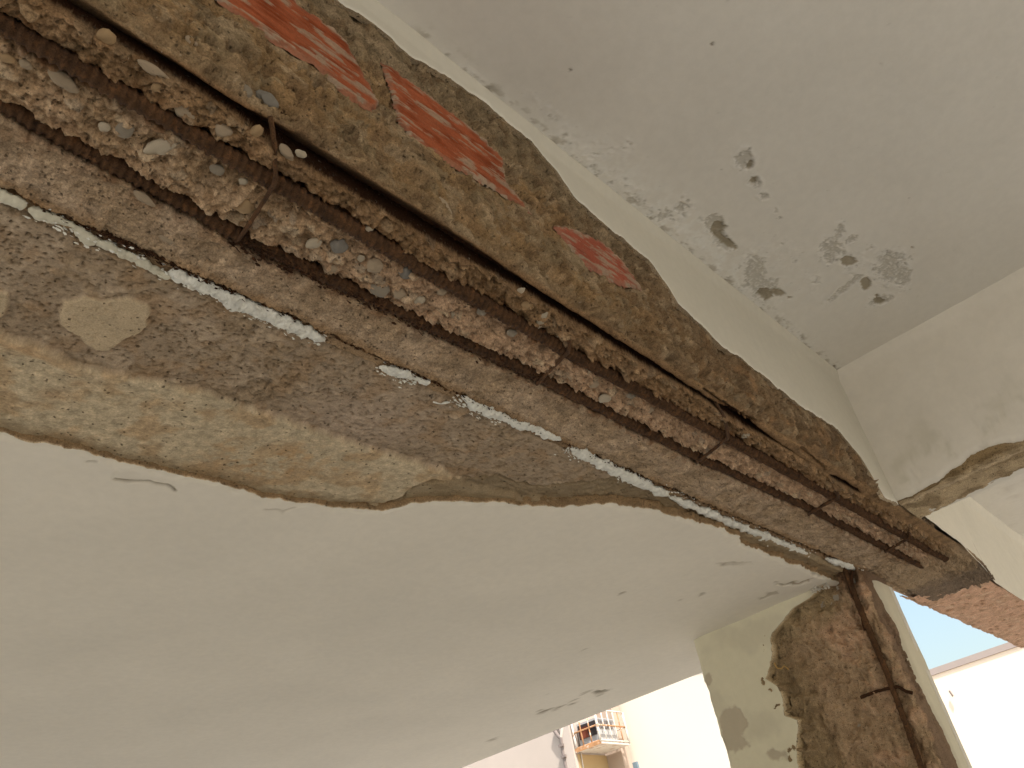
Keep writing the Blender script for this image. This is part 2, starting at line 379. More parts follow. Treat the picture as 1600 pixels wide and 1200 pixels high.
# thin dark gap of the vertical joint edges
CR = [([(596, 97), (612, 140), (616, 178)], 1.6, .006), ([(565, 88), (583, 120), (592, 165)], 1.2, .004),
      ([(863, 338), (870, 343), (878, 347)], 5.0, .03), ([(878, 347), (905, 352), (935, 375)], 1.2, .005),
      ([(700, 345), (725, 340), (745, 352)], 1.2, .004), ([(930, 455), (931, 475), (930, 492)], 1.0, .003),
      ([(978, 478), (984, 488), (994, 492), (992, 505), (998, 515), (1012, 516), (1030, 524), (1048, 535)], 1.3, .005),
      ([(1013, 455), (1030, 475), (1047, 492)], 1.4, .006), ([(1047, 538), (1062, 545), (1085, 560)], 1.8, .008),
      ([(1095, 540), (1115, 552), (1128, 565)], 1.6, .007), ([(1120, 570), (1150, 575)], 1.2, .005),
      ([(1158, 610), (1180, 622), (1200, 635), (1235, 655)], 1.6, .006), ([(1100, 608), (1112, 618), (1145, 640), (1180, 658)], 2.6, .014),
      ([(1252, 702), (1270, 716), (1288, 732)], 3.0, .012), ([(620, 395), (623, 410), (640, 418)], 1.0, .003),
      ([(585, 60), (620, 85), (665, 115)], 1.0, .003), ([(1300, 690), (1330, 712), (1362, 742), (1385, 778)], 2.0, .006)]
for pts, wd, dep in CR:
    us = [p[0] for p in pts]; vs_ = [p[1] for p in pts]
    m = (U > min(us) - 20) & (U < max(us) + 20) & (V > min(vs_) - 20) & (V < max(vs_) + 20)
    d = seg_dist(Uw[m], Vw[m], pts); D[m] -= dep * (1 - ss(wd * .4, wd * 1.5, d))
# ---- colour (albedo)
A = lambda *c: np.array(c)
col = np.broadcast_to(A(.350, .272, .185), XX.shape + (3,)).copy()
col = mix(col, A(.42, .335, .245), zone_r * ss(-.3, .5, n1 + .5 * rg) * .8)
pinkm = mid * ss(.5, .9, XX)
col = mix(col, A(.47, .36, .27), pinkm * .75)
ptone = _h(np.floor(cid * 9999), np.floor(cid * 71), 8)[..., None]
pcol = A(.52, .45, .34) * (ptone) + A(.30, .275, .235) * (1 - ptone)
col = mix(col, pcol, zone_r * ss(.15, .5, peb) * .75)
col = mix(col, A(.54, .46, .35), zone_r * ss(.3, .6, peb2) * .30)
grey = zs * ss(-.5, .5, n1)
col = mix(col, A(.36, .30, .225), zs * .8); col = mix(col, A(.44, .375, .30), grey * .7)
fine_m = ss(-.2, .6, n2)
col = mix(col, col * .78, fine_m * .6)
col = col * (1 - .22 * ss(.05, .55, fbm(XX, TT, 26, 5, 93, .6)) + .16 * ss(.05, .55, fbm(XX, TT, 30, 5, 94, .6)))[..., None]
# rust stain next to the bars, and shade painted into the grooves
st1 = np.exp(-np.clip(np.abs(TT - T1) - .014, 0, 1) / .012); st2 = np.exp(-np.clip(np.abs(TT - T2) - .014, 0, 1) / .014)
st3 = np.exp(-np.clip(np.abs(TT - T3) - w3, 0, 1) / .005)
col = mix(col, A(.17, .088, .042), np.clip((st1 + st2) * (.45 + .7 * n2), 0, .92) * far)
col = mix(col, A(.10, .055, .03), np.clip(st3 * .8, 0, .9) * ss(-.002, .003, w3))
col = mix(col, A(.60, .52, .42) * col, (1 - ss(T1 - .006, T1, TT)) * .75)
col = mix(col, A(.030, .015, .008), (1 - ss(.002, .0045, np.abs(TT - T3 - .003) - w3)) * ss(-.004, -.010, D))  # all three grooves: shade put into the colour along with dark rust
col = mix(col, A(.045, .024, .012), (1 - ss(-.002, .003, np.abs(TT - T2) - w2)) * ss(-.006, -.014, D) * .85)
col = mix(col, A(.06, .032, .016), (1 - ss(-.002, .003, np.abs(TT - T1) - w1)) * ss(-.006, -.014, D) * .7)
col = mix(col, A(.17, .095, .042), np.clip(fr * (.75 + .6 * n2), 0, 1))
col = mix(col, A(.26, .17, .085), np.clip(zs * ss(.036, .010, TF - .013 - TT) * ss(.0, .5, n1 + .3), 0, 1) * .6)
# side face
sc_col = np.broadcast_to(A(.31, .232, .140), XX.shape + (3,)).copy()
sc_col = mix(sc_col, A(.25, .21, .145), ss(-.1, .4, n1 + .5 * n2))                     # greyer mortar
sc_col = mix(sc_col, A(.33, .255, .17), ss(-.05, .5, fbm(XX, TT, 9, 5, 81, .6)) * .6)
greytop = ss(-34, -12, -(seg_dist(U, V, [(420, -40), (470, 10), (600, 100), (790, 240), (850, 320), (900, 345), (985, 410), (1050, 500)])) + 0)
zbx = zb(XX)
gt = ss(.16, .05, (zbx - Zb) * (1.0)) * (1 - ss(1.5, 2.0, XX) * .6)
sc_col = mix(sc_col, A(.235, .205, .15), gt * .85)
sc_col = mix(sc_col, A(.24, .20, .145), ss(.06, .02, lay) * .6)
sc_col = mix(sc_col, A(.215, .165, .115), ss(1.1, 1.7, XX) * .65)
sc_col = mix(sc_col, A(.33, .225, .135), ss(1.3, 1.9, XX) * ss(.1, .5, fbm(XX, TT, 12, 4, 83)) * .6)
sc_col = mix(sc_col, A(.14, .11, .08), ss(1.9, 2.5, XX) * ss(-.3, .4, n1) * .6)
sc_col = mix(sc_col, A(.36, .31, .23), ss(.15, .5, fbm(XX * .7, TT, 15, 5, 85, .6)) * .75)
sc_col = mix(sc_col, A(.17, .125, .08), ss(.2, .55, fbm(XX * .8, TT, 24, 5, 87, .6)) * .6)
sc_col = sc_col * A(.76, .74, .71)
sc_col = sc_col * (1 + .26 * np.clip(n2, -1, 1) + .12 * np.clip(n3, -1, 1))[..., None]
col = mix(col, sc_col, side)
col = mix(col, A(.33, .27, .20), ss(2.5, 2.75, XX) * side)
# far end, near the column
fe = ss(3.25, 3.5, XX)
col = mix(col, A(.33, .275, .20), fe * .8)
col = mix(col, A(.22, .185, .15), ss(3.62, 3.78, XX + .05 * n1))
D += ss(2.3, 3.0, XX) * (1 - side) * zone_r * .007 * fbm(XX, TT, 55, 3, 91)
D += fe * .006 * fbm(XX, TT, 28, 4, 92)
# end of the grey concrete where the tan render starts: skewed edge
endx = interp(TT, [(.0, 4.05), (.69, 4.03), (.97, 3.92)])
D = np.where(TT < YA + .03, D * (1 - .6 * ss(2.70, 2.80, XX)), D); D = np.where((TT < YA) & (Zb > zbx - .03), np.minimum(D, .006), D)
P = np.stack([XX, Yb + Ny * D, Zb + Nz * D], -1)
cx = (XX[:-1, :-1] + XX[1:, 1:]) / 2; ct = (TT[:-1, :-1] + TT[1:, 1:]) / 2
keep_side = (ct <= YA) & ((1 + YA - ct) < zb(cx) + .03) & (cx < 2.76)
keep_far = (ct <= YA) & (ct > YA - .05) & (cx >= 2.76) & (cx < 3.12)
yw = interp(cx, [(2.9, .600), (3.3, .612), (3.7, .645), (4.05, .690)]) + .003 * noise(cx * 25, cx * 0, 96)
tj = foam_t(cx) + .012
keep_sof = (ct > YA) & (ct < np.minimum(tj, 1.2)) & ((cx < 3.12) | (ct > yw - .008)) | keep_far
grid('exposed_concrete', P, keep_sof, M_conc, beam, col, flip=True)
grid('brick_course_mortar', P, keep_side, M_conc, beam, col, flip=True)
# bricks: each its own solid slab in the side face, with extruded ribs
for k in BR:
    s_ = bs_[k]; m = s_ < 1.2
    ii, jj = np.where(m); i0, i1, j0, j1 = ii.min(), ii.max() + 2, jj.min(), jj.max() + 2
    sl = (slice(i0, i1), slice(j0, j1)); xx, tt = XX[sl], TT[sl]
    tt2 = tt + .0012 * noise(xx * 3, tt * 3, 5)
    ribs = np.abs(((tt2 / .0085) % 1) - .5) * 2
    str_ = fbm(xx * .025, tt, 520, 4, 101 + k)
    smear = ss(.12, .5, fbm(xx * .20, tt, 48, 5, 111 + k, .6) + .30 * str_ + (-.01 if k == 2 else -.08 if k == 1 else .16))
    edge = ss(-7, 1, s_[sl])
    d = .0015 + .0016 * ss(.15, .45, ribs) - .0022 * (ribs < .12) + .0006 * str_ - .006 * ss(-2.5, 1.2, s_[sl]) + .0012 * smear
    bc = np.broadcast_to(A(.31, .085, .036), xx.shape + (3,)).copy()
    bc = mix(bc, A(.22, .050, .018), ss(-.2, .6, fbm(xx * .3, tt, 40, 3, 7)))
    bc = mix(bc, A(.33, .12, .06), ss(.1, .8, str_) * .5)
    if k == 3: bc = mix(bc, A(.32, .09, .06), .6)
    bc = mix(bc, A(.33, .25, .175), np.clip(smear * .80 + edge * .35, 0, .95))
    grid('brick', np.stack([xx, Yb[sl] - d, Zb[sl]], -1), m[i0:i1 - 1, j0:j1 - 1], M_brick, beam, bc, flip=True)

# ---------------- bars, links
xr = np.arange(-.35, 3.47, .0021)
def bar_path(xs, tf, dz, s): return np.stack([xs, tf(xs) + .0012 * noise(xs * 3, xs * 0 + s, s), 1.0 - (dz(xs) if callable(dz) else dz) + .0015 * noise(xs * 4, xs * 0 + s, s + 1)], -1)
tube('rebar', bar_path(xr, r1_t, .0035, 3), .0122, M_rust, beam, 20, (.0125, .26), .12, 1, label='upper ribbed rusty bar standing proud of the concrete')
tube('rebar', bar_path(xr, r2_t, lambda q: np.interp(q, [.48, .60], [-.014, -.007]), 5), np.interp(xr, [-.3, .53, .56, .66, 3.4], [.0145, .0135, .0100, .0122, .0125]), M_rust, beam, 20, (.0125, .22), .15, 2, label='lower rusty bar sunk in its dark groove')
x3 = np.arange(-.35, 1.8, .003)
tube('rebar', bar_path(x3, lambda q: r3_t(q) + .006, -.040, 7), .012, M_rustd, beam, 12, (.012, .1), .1, 3, label='dark bar deep in the upper groove')
def soff(u, v, dz=0): p = onz(u, v, 1.0); p = p * ((1.0 - dz) / 1.0); return p
def link(pts, r, s, par=beam, mt=M_rust, nm='stirrup', n=40):
    pts = np.array(pts); k = np.linspace(0, len(pts) - 1, n); i = np.minimum(k.astype(int), len(pts) - 2); f = (k - i)[:, None]
    p = pts[i] * (1 - f) + pts[i + 1] * f
    for _ in range(2): p[1:-1] = (p[:-2] + p[2:] + 2 * p[1:-1]) / 4
    p += .0011 * np.stack([noise(k * .8, k * 0 + s, s), noise(k * .8, k * 0 + s + 5, s + 1), noise(k * .8, k * 0 + s + 9, s + 2)], -1)
    return tube(nm, p, r * (1 + .15 * noise(k * .9, k * 0, s)), mt, par, 8, None, .3, s)
for s, (a, b, c, d, r) in enumerate([((422, 182), (430, 235), (431, 284), (372, 377), .0034), ((872, 486), (886, 515), (890, 547), (841, 598), .0036),
                                  ((1118, 628), (1133, 655), (1138, 683), (1092, 720), .0040), ((1300, 752), (1306, 764), (1310, 777), (1266, 801), .0048),
                                  ((1418, 820), (1420, 830), (1422, 840), (1386, 860), .0048)]):
    link([soff(*a, -.004), soff(*b, .008), soff(*c, .020), soff(*((c[0] * .75 + d[0] * .25), (c[1] * .75 + d[1] * .25)), .014), soff(*d, .008), soff(d[0] - 3, d[1] + 4, -.004)], r, 20 + s)
# loose rust scale peeling off the lower bar
def flakes(name, n, fx, ft, fz, size, m, par, seed, kind='stuff', flat=.35):
    R = np.random.RandomState(seed); Vv = []; Ff = []
    for i in range(n):
        x = fx(R); c = np.array([x, ft(x, R), fz(R)]); s = size * (.4 + R.rand()) 
        e = R.randn(3, 3); e /= np.linalg.norm(e, axis=1)[:, None]
        a = np.array([1, .15 * R.randn(), flat * R.randn()]); a /= np.linalg.norm(a); b = np.cross(a, e[0]); b /= np.linalg.norm(b); nrm = np.cross(a, b)
        k = len(Vv); m_ = 5
        for q in (0, 1):
            for j in range(m_):
                th = 2 * math.pi * j / m_ + R.rand() * .6; rr = s * (.6 + .6 * R.rand())
                Vv.append(c + a * rr * 1.5 * math.cos(th) + b * rr * .7 * math.sin(th) + nrm * (q * s * .22))
        Ff.append(tuple(k + j for j in range(m_))); Ff.append(tuple(k + m_ + j for j in reversed(range(m_))))
        for j in range(m_): Ff.append((k + j, k + (j + 1) % m_, k + m_ + (j + 1) % m_, k + m_ + j))
    return mesh(name, Vv, Ff, m, par, smooth=False, kind=kind)
flakes('rust_flakes', 420, lambda R: .54 + .7 * R.rand() ** 1.6, lambda x, R: float(r2_t(x)) + .008 * R.randn(), lambda R: .994 + .006 * R.randn(), .0032, M_rustd, beam, 3)
flakes('rust_flakes', 500, lambda R: .3 + 3.0 * R.rand(), lambda x, R: float(r2_t(x) if R.rand() < .5 else r1_t(x)) + .010 * R.randn(), lambda R: 1.000 + .004 * R.randn(), .0018, M_rust, beam, 4)
flakes('rust_crust', 1500, lambda R: (.36 + .25 * R.rand()) if R.rand() < .25 else .3 + 2.7 * R.rand(), lambda x, R: float(foam_t(x)) - .0165 + .003 * R.randn(), lambda R: .999 + .003 * R.randn(), .0024, M_rustd, beam, 5)
# white expanding-foam beads along the joint
def foam(pts, r0, r1, m, seed, nm='foam_bead'):
    p0 = soff(*pts[0]); p1 = soff(*pts[-1]); n = max(30, int(abs(p1[0] - p0[0]) / .0022))
    q = np.array([soff(*p) for p in pts]); xs = np.linspace(q[0, 0], q[-1, 0], n)
    ys = np.interp(xs, q[:, 0], q[:, 1]) + .0022 * fbm(xs, xs * 0, 30, 3, seed)
    k = np.linspace(0, 1, n); end = np.sqrt(np.clip(np.minimum(k, 1 - k) / .04, 0, 1)) * .9 + .1
    rad = (r0 + (r1 - r0) * np.sin(k * math.pi) ** .5) * end * (1 + .55 * fbm(xs, xs * 0, 22, 4, seed + 2))
    path = np.stack([xs, ys, np.full(n, .9995)], -1)
    o = tube(nm, path, rad, m, beam, 16)
    me = o.data; co = np.empty(len(me.vertices) * 3, np.float32); me.vertices.foreach_get('co', co); co = co.reshape(-1, 3).astype(float)
    f1_, f2_, _ = worley(co[:, 0] * 110, (co[:, 1] + co[:, 2]) * 110, seed)
    c = np.stack([xs, ys, np.full(n, H0 + .9995)], -1) - np.array(wloc(beam))
    cc = np.concatenate([np.repeat(c, 16, 0), c[:1], c[-1:]]); dlt = co - cc
    s = 1.10 - .36 * f1_ + .30 * fbm(co[:, 0], (co[:, 1] - co[:, 2]) * 1.5, 45, 6, seed, .75)
    dlt[:, 2] *= .6
    me.vertices.foreach_set('co', (cc + dlt * s[:, None]).astype(np.float32).ravel()); me.update()
    return o
foam([(-160, 240), (-60, 280), (0, 304), (42, 322)], .009, .012, M_foamg, 1)
foam([(44, 325), (75, 340), (110, 350), (150, 380)], .008, .011, M_foamg, 2)
foam([(150, 375), (200, 398), (268, 434)], .006, .009, M_foamg, 3)
foam([(262, 424), (320, 446), (380, 476), (440, 500), (508, 532)], .010, .015, M_foam, 4)
foam([(592, 572), (630, 584), (672, 598)], .007, .011, M_foam, 5)
foam([(720, 618), (745, 634), (790, 654), (832, 668), (878, 688)], .008, .013, M_foam, 6)
foam([(893, 700), (940, 724), (990, 748), (1044, 774)], .010, .016, M_foam, 7)
foam([(1047, 776), (1100, 798), (1160, 824), (1225, 850), (1262, 866)], .009, .014, M_foam, 8)
foam([(1290, 872), (1320, 882), (1350, 892)], .008, .014, M_foam, 9)
foam([(676, 628), (690, 630), (704, 628)], .003, .004, M_foam, 10)

FX = [(.27, .60), (.60, .80), (.93, 1.03), (1.13, 1.30), (1.50, 2.10), (2.12, 2.85)]
def fxx(R): a, b = FX[R.randint(len(FX))] if R.rand() > .4 else FX[[1, 4][R.randint(2)]]; return a + (b - a) * R.rand()
flakes('foam_crumbs', 900, fxx, lambda x, R: float(foam_t(x)) + .004 + .011 * R.randn(), lambda R: .9975 + .003 * R.randn(), .0026, M_foam, beam, 6)
# pebbles embedded in the broken face
def pebble_mesh(seed, m):
    import bmesh
    b = bmesh.new(); bmesh.ops.create_icosphere(b, subdivisions=3, radius=1)
    for v in b.verts:
        n = noise(np.array([v.co.x * 1.2 + seed]), np.array([v.co.y * 1.2 + v.co.z]), seed)[0]
        v.co *= 1 + .40 * n
    me = bpy.data.meshes.new('pebble'); b.to_mesh(me); b.free()
    me.polygons.foreach_set('use_smooth', np.ones(len(me.polygons), bool)); me.materials.append(m); return me
PM = [pebble_mesh(i * 3 + 1, M_peb[i]) for i in range(5)]
bl = wloc(beam)
def pebble(u, v, ru, rv, kind, ang=0, proud=.3, plane='z', par=beam):
    side_ = v < np.interp(u, [0, 130, 440, 850, 1140], [-75, 0, 195, 450, 640]); plane = 'y' if side_ else 'z'
    p = onz(u, v, .9965) if plane == 'z' else ony(u, v, YA + .001)
    dep = p @ CAM[2]; a = ru * dep / F * .95; b_ = rv * dep / F * 1.05
    o = bpy.data.objects.new('pebble', PM[kind]); C.objects.link(o); o.parent = par
    o.location = Vector((p[0], p[1], p[2] + H0)) - wloc(par)
    h = min(a, b_) * .62
    o.scale = (a, b_, h) if plane == 'z' else (a, h, b_)
    o.rotation_euler = (0, 0, math.radians(ang)) if plane == 'z' else (0, math.radians(ang), 0)
for q in [(240, 110, 27, 8, 1, 0), (245, 136, 8, 9, 3, 0), (165, 57, 14, 12, 3, 10), (98, 125, 26, 12, 1, 10), (196, 203, 13, 15, 0, 0), (163, 198, 9, 8, 4, 0),
          (250, 230, 14, 24, 4, 30), (268, 265, 7, 9, 1, 0), (288, 175, 22, 12, 1, 20), (382, 322, 14, 13, 3, 0), (380, 283, 7, 6, 4, 0), (340, 265, 12, 9, 0, 0),
          (530, 384, 14, 13, 2, 0), (490, 380, 10, 12, 4, 20), (585, 415, 15, 14, 1, 0), (562, 404, 7, 8, 4, 0), (635, 425, 14, 12, 2, 0), (594, 452, 17, 13, 0, 0),
          (624, 459, 12, 10, 1, 0), (655, 468, 10, 8, 4, 0), (570, 360, 8, 12, 4, 30), (825, 475, 11, 10, 3, 0), (812, 455, 6, 9, 4, 0), (847, 500, 8, 17, 4, -30), (880, 515, 6, 16, 4, -20),
          (690, 328, 21, 19, 1, 0), (380, 140, 17, 12, 0, 15), (418, 155, 20, 13, 2, 0), (320, 95, 9, 8, 3, 0), (468, 140, 8, 7, 1, 0), (447, 238, 18, 8, 1, 20), (470, 240, 10, 6, 4, 0),
          (30, 55, 12, 9, 1, 0), (300, 65, 12, 8, 1, 0), (400, 205, 9, 12, 3, 0), (350, 205, 16, 12, 1, 0), (520, 420, 9, 7, 1, 0), (690, 455, 9, 8, 1, 0), (712, 492, 10, 6, 4, 0),
          (755, 485, 9, 10, 0, 0), (800, 520, 9, 7, 0, 0), (915, 580, 10, 8, 4, 0), (928, 600, 9, 8, 1, 0), (945, 622, 11, 9, 4, 0), (1015, 640, 8, 6, 1, 0), (986, 618, 8, 6, 0, 0),
          (1165, 680, 7, 6, 4, 0), (225, 310, 20, 7, 1, 10), (262, 375, 16, 5, 1, 5), (1105, 710, 6, 5, 1, 0), (40, 100, 10, 8, 1, 0), (10, 90, 12, 8, 3, 0), (700, 280, 0, 0, 1, 0)]:
    if q[2]: pebble(*q)

# ---------------- low ceiling: exposed mortar, then plaster with its broken edge
slab = empty('low_ceiling', (1.8, 2.5, 1.0), 'lower white plaster ceiling with a broken edge beside the long beam', 'ceiling')
slab['kind'] = 'structure'
box('rough_mortar', -4, -.352, .986, 1.60, 1.001, 1.033, M_slab, slab)
X2 = [-.35]
while X2[-1] < 3.13: X2.append(X2[-1] + .0018 * (1.2 + .67 * max(X2[-1], -.2)))
X2 = np.array(X2); T2a = np.arange(.968, 1.62, .0023)
xx, tt = np.meshgrid(X2, T2a, indexing='ij'); u, v, dep = px(np.stack([xx, tt, xx * 0 + 1], -1))
m1 = fbm(xx, tt, 8, 4, 201); m2 = fbm(xx, tt, 50, 5, 202); m3 = fbm(xx, tt, 170, 3, 203); rg2 = ridge(xx, tt * 1.4, 26, 4, 204)
uw = u + 5 * noise(xx * 30, tt * 30, 205); vw = v + 5 * noise(xx * 30 + 7, tt * 30, 206)
bandy = np.interp(u, [-200, 0, 60, 120, 200, 330, 400, 480, 560, 640, 700, 740, 1600], [440, 515, 535, 565, 580, 610, 635, 665, 690, 715, 735, 760, 900])
band = ss(-2.5, 3.5, vw - bandy - 3 * noise(xx * 45, tt * 45, 215))
rough = ss(.0, .35, m1 + .35 * rg2) * (1 - band)
d = (.0016 * m2 + .0009 * m3) * (1 - .55 * band) + .003 * m1 * (1 - band) + rough * (.0030 * rg2 + .0022 * m2) + .010 * band + .004 * band * ss(30, 4, vw - bandy)
pf1, pf2, pid = worley(xx * 120, tt * 120, 207)
pit = (pid > .72) * ss(.38, .15, pf1) * (1 - band * .7)
pg1, pg2, pgid = worley(xx * 60, tt * 75, 217)
pit = np.maximum(pit, (pgid > .80) * ss(.30, .10, pg1) * (1 - band * .5))
d -= .0045 * pit
# flakes lifting around the chipped area
fl1, fl2, fid = worley(xx * 32 + .5 * noise(xx * 40, tt * 40, 9), tt * 60, 209)
fz = np.exp(-((u - 440) / 150) ** 2 - ((v - 610) / 60) ** 2) + np.exp(-((u - 720) / 60) ** 2 - ((v - 640) / 30) ** 2) * 1.2 + .7 * np.exp(-((u - 400) / 120) ** 2 - ((v - 470) / 50) ** 2)
d += np.clip(fz, 0, 1) * (.007 * (fid - .5) * ss(.0, .10, fl2 - fl1) - .003 * ss(.06, 0, fl2 - fl1))
# remains of a thin coat
patch = [(100, 470), (128, 463), (158, 468), (195, 462), (232, 472), (232, 505), (215, 518), (190, 530), (175, 542), (150, 545), (128, 532), (115, 515), (95, 505)]
pm = ss(1.3, -1.3, sdf(uw, vw, patch)); pm2 = ss(1.3, -1.3, sdf(uw, vw, [(-40, 445), (15, 455), (15, 480), (5, 492), (-40, 500)]))
pm = np.maximum(pm, pm2); d = d * (1 - .6 * pm) + .0065 * pm
# lower thin layer with its wandering crack next to the plaster
LC = [(480, 778), (600, 783), (632, 772), (645, 758), (680, 746), (705, 744), (740, 747), (780, 744), (800, 752), (835, 762), (880, 757), (930, 752), (985, 745)]
dl = seg_dist(uw * .6 + u * .4, vw * .6 + v * .4, LC); below = (v > np.interp(u, [p[0] for p in LC], [p[1] for p in LC])) & (u > 590)
d += np.where(below, -.003, .0) - .009 * ss(3.2, .6, dl) * ss(470, 640, u)
for pts, wd, dp in [([(385, 500), (392, 505), (402, 508)], 1, .003), ([(0, 640), (10, 641), (22, 640)], 3, .006), ([(380, 628), (400, 632), (430, 622), (455, 628)], 2.5, .008), ([(465, 660), (490, 658), (500, 662)], 2, .005), ([(505, 540), (550, 550), (568, 570), (540, 582)], 1.6, .005),
                   ([(415, 622), (440, 600), (470, 598)], 1.5, .005), ([(720, 650), (745, 655), (760, 648)], 2.2, .007), ([(280, 600), (300, 606)], 2, .004), ([(150, 350), (185, 360)], 3, .006), ([(140, 285), (146, 296)], 4, .01)]:
    d -= dp * ss(wd * 1.6, wd * .3, seg_dist(uw, vw, pts))
# ragged grey fins near the column
fin = ss(1.85, 2.1, xx) * ss(.985, 1.0, tt)
d += fin * (.008 * ridge(xx, tt, 20, 4, 221) - .002) - .014 * ss(.014, .0, tt - .968)
c2 = np.broadcast_to(A(.33, .285, .225), xx.shape + (3,)).copy()
c2 = mix(c2, A(.40, .355, .30), ss(-.1, .6, m1) * .8)
c2 = mix(c2, A(.29, .24, .17), rough * .7); c2 = mix(c2, A(.24, .195, .14), ss(.2, .6, fbm(xx, tt, 20, 5, 237, .6)) * .5); c2 = mix(c2, A(.46, .41, .34), ss(.25, .6, fbm(xx, tt, 12, 5, 239, .6)) * .5)
c2 = mix(c2, A(.42, .37, .32), np.exp(-((u - 560) / 110) ** 2 - ((v - 660) / 45) ** 2) * .8)
c2 = mix(c2, A(.30, .22, .14), ss(.1, .6, fbm(xx, tt, 14, 4, 231)) * .5 * (1 - band))
c2 = mix(c2, A(.17, .13, .085), pit * .6)
yel = mix(np.broadcast_to(A(.49, .455, .355), xx.shape + (3,)).copy(), A(.44, .365, .255), ss(-.1, .5, fbm(xx, tt, 11, 5, 233)))
yel = mix(yel, A(.30, .205, .11), np.clip(np.exp(-((u - 420) / 110) ** 2 - ((v - 715) / 28) ** 2) * ss(-.2, .5, m2 + m1), 0, 1) * .8)
yel = mix(yel, A(.34, .23, .13), np.clip(np.exp(-((u - 85) / 28) ** 2 - ((v - 610) / 10) ** 2) + np.exp(-((u - 125) / 18) ** 2 - ((v - 592) / 7) ** 2), 0, 1) * .5)
yel = yel * (1 + .10 * np.clip(m2, -1, 1) + .08 * np.clip(m3, -1, 1))[..., None]
yel = mix(yel, A(.45, .34, .22), ss(12, 2, np.abs(vw - bandy - 8)) * ss(200, 60, u) * .7)
c2 = mix(c2, yel, band)
c2 = c2 * (1 + .16 * np.clip(m2, -1, 1) + .12 * np.clip(m3, -1, 1))[..., None]
c2 = mix(c2, A(.47, .42, .32), pm)
c2 = mix(c2, A(.25, .215, .15), np.where(below, 1, 0) * .8)
c2 = mix(c2, A(.24, .195, .13), fin * .6)
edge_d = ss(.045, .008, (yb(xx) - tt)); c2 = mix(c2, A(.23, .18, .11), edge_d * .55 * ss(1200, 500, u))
PP = np.stack([xx, tt, 1.0 - d + 0 * xx], -1)
cxx = (xx[:-1, :-1] + xx[1:, 1:]) / 2; ctt = (tt[:-1, :-1] + tt[1:, 1:]) / 2
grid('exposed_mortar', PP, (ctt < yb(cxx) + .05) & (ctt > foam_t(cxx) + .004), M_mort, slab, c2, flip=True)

# plaster sheet: rows follow the broken edge
X3 = np.concatenate([np.arange(-4, -.36, .1), np.arange(-.36, 3.6, .0035), [3.6]])
S = np.concatenate([[0], .0035 * np.cumsum(1.018 ** np.arange(230))]); S = S[S < 7.3]
xx, s_ = np.meshgrid(X3, S, indexing='ij'); y0 = yb(xx[:, :1] + 0)
y0 = np.where(xx[:, :1] < -.36, 1.55, y0)
yy = y0 + s_
yy[:, -1] = 9; TH = .026
u, v, dep = px(np.stack([xx, yy, xx * 0 + .975], -1))
zz = 1.0 - TH + .0012 * fbm(xx, yy, 3, 3, 301) + .0006 * fbm(xx, yy, 14, 3, 302)
lip = ss(.02, 0, s_) * .004 * (1 + fbm(xx, yy, 30, 3, 303)); zz = zz + lip
uw = u + 4 * noise(xx * 25, yy * 25, 305); vw = v + 4 * noise(xx * 25 + 3, yy * 25, 306)
pc = np.broadcast_to(A(*PL), xx.shape + (3,)).copy()
pc = mix(pc, A(.69, .65, .56), ss(.0, .7, fbm(xx, yy, 1.3, 4, 311)) * .3)
def chip(Z, Cc, U_, V_, pts, wd, dep_, c=(.40, .34, .25), am=.8, fill=False):
    s = sdf(U_, V_, pts) if fill else seg_dist(U_, V_, pts) - wd
    m = ss(1.4, -1.0, s); return Z + dep_ * m, mix(Cc, c, m * am)
for pts, wd, dp, am in [([(178, 747), (205, 752), (235, 753), (262, 760), (275, 767)], 1.0, .006, .8), ([(412, 794), (440, 800), (462, 792)], 1.2, .002, .35),
                    ([(135, 722), (150, 724)], 1.0, .003, .4), ([(845, 1113), (870, 1106), (900, 1094)], .7, .004, .9), ([(843, 1112), (850, 1110)], 1.2, .004, .8),
                    ([(928, 1078), (938, 1081), (946, 1080)], 1.6, .012, 1), ([(936, 1079), (938, 1084)], 1.0, .01, 1), ([(908, 1084), (925, 1078)], .5, .003, .7),
                    ([(1130, 882), (1145, 880), (1160, 878)], 1.0, .004, .5), ([(1122, 880), (1136, 884), (1175, 879)], .8, .003, .4), ([(1212, 912), (1240, 912), (1268, 905)], 1.0, .006, .8),
                    ([(1238, 914), (1262, 908)], 1.4, .006, .9), ([(970, 928), (974, 926)], 1.5, .003, .8), ([(912, 1016), (915, 1014)], 1.2, .002, .5), ([(853, 1082), (855, 1083)], 1.0, .003, .8),
                    ([(1190, 935), (1200, 930), (1212, 926)], 3.0, .003, .45), ([(1060, 938), (1066, 936)], 1.6, .002, .4), ([(1092, 930), (1100, 927)], 1.6, .003, .5), ([(765, 1158), (772, 1156)], 1.2, .003, .6),
                    ([(180, 742), (230, 748), (270, 758)], 5, .0012, .05), ([(1270, 898), (1285, 902)], 2, .006, .3)]:
    zz, pc = chip(zz, pc, uw, vw, pts, wd, dp, (.30, .245, .17), am)
zz[-2:, :] = .975
pc = mix(pc, A(.74, .70, .57), ss(.008, .0, s_) * .5)
PPp = np.stack([xx, yy, zz], -1)
grid('ceiling_plaster', PPp, None, M_plast, slab, pc, flip=True)
